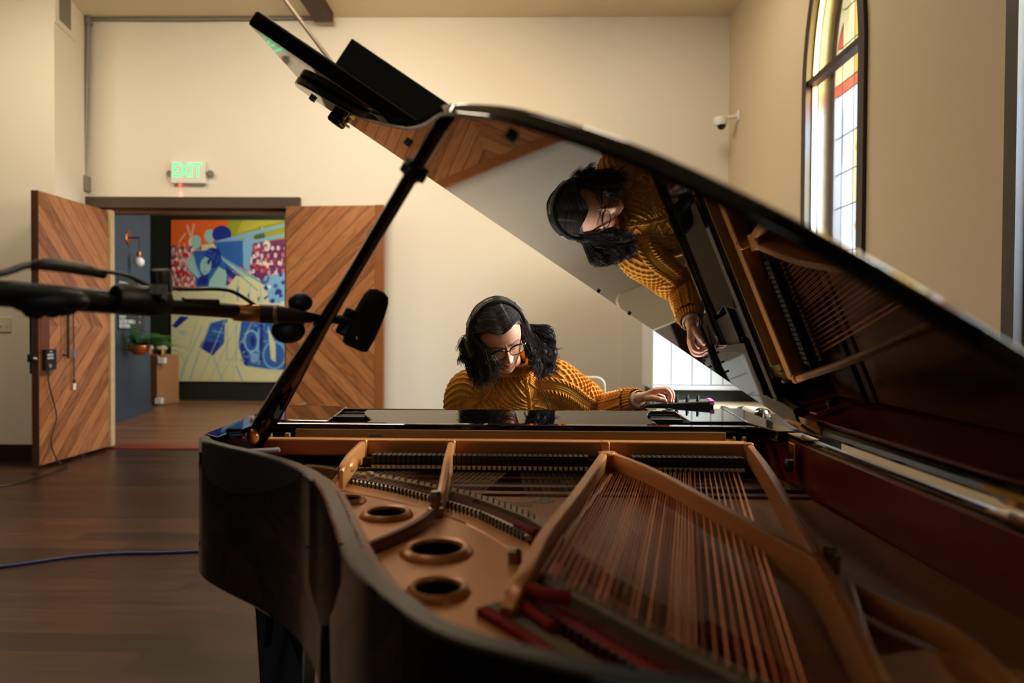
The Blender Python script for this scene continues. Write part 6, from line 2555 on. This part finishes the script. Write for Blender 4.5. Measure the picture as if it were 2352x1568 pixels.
MB().box((a.x - .05, YC - .42, .60), (2.0, YC + .55, .66)).build('top', mat('beige_laminate', rgb(196, 180, 150), .4), cbn, smooth=0, bevel=.004)
MB().box((a.x + .02, YC + .05, .66), (1.96, YC + .45, .759)).build('plinth', mat('dark_green_plinth', rgb(26, 34, 30), .5), cbn, smooth=0)  # dark green block put in for the shadow under the cabinet
for x in (a.x, 1.9):
    for y in (YC - .38, YC + .48):
        MB().box((x, y, 0), (x + .06, y + .06, .60)).build('leg', m_blackm, cbn, smooth=0)
# dark side table with a clear glass bottle beyond the bass corner of the piano
st = thing('side_table', (1.02, 3.0, 0), 'small dark side table just beyond the right corner of the piano', 'table')
ta, tb_ = ay(1690, 950, 2.85), ay(1800, 950, 3.25)
MB().box((.80, 2.75, .82), (1.30, 3.25, .845)).build('table_top', m_satin, st, smooth=0, bevel=.004)
MB().box((.82, 2.77, .74), (1.28, 3.23, .819)).build('apron', m_satin, st, smooth=0)
for x in (.82, 1.25):
    for y in (2.77, 3.20):
        MB().box((x, y, 0), (x + .03, y + .03, .74)).build('leg', m_blackm, st, smooth=0)
p = ay(1764, 944, 2.86)
bo = thing('glass_bottle', (p.x, p.y, .845), 'clear glass bottle lying on the dark side table right of the piano', 'bottle')
ax_ = V((-.52, .82, .0)).normalized()
o0 = V((p.x, p.y, .845 + .034))
MB().lathe([(0, 0), (.026, .002), (.033, .010), (.034, .03), (.034, .12), (.030, .145), (.014, .175), (.013, .20), (0, .201)], o0, ax_, 24).build('body', mat('clear_bottle_glass', rgb(236, 240, 240), .03, trans=1.0), bo, smooth=50)
MB().lathe([(.0335, .045), (.0345, .046), (.0345, .115), (.0335, .116)], o0, ax_, 24, cap=False).build('paper_sleeve', mat('white_paper_sleeve', rgb(222, 218, 206), .7), bo, smooth=50)
# cream chair further back
ch = thing('cream_chair', (.37, 4.2, 0), 'cream chair with rounded back standing behind the seated person', 'chair')
m_chair = mat('cream_vinyl', rgb(214, 196, 162), .5)
x0_, x1_ = ay(1282, 900, 4.2).x, ay(1392, 900, 4.2).x
zt2 = ay(1340, 864, 4.2).z
prf = []
r_ = .06
for cx_, cz_, a0_ in ((x1_ - r_, zt2 - r_, 0), (x0_ + r_, zt2 - r_, 90)):
    for k in range(7):
        a = math.radians(a0_ + 15 * k)
        prf.append((cx_ + r_ * math.cos(a), 4.2, cz_ + r_ * math.sin(a)))
prf += [(x0_, 4.2, .56), (x1_, 4.2, .56)]
MB().ext(prf, (0, .045, 0)).build('backrest', m_chair, ch, smooth=40, bevel=.012, seg=3)
MB().box((x0_ - .02, 3.80, .42), (x1_ + .02, 4.22, .48)).build('seat', m_chair, ch, smooth=40, bevel=.02, seg=3)
for x in (x0_, x1_ - .03):
    MB().box((x, 3.82, 0), (x + .03, 3.85, .43)).build('leg', m_blackm, ch, smooth=0)
    MB().box((x, 4.17, 0), (x + .03, 4.20, .60)).build('leg', m_blackm, ch, smooth=0)
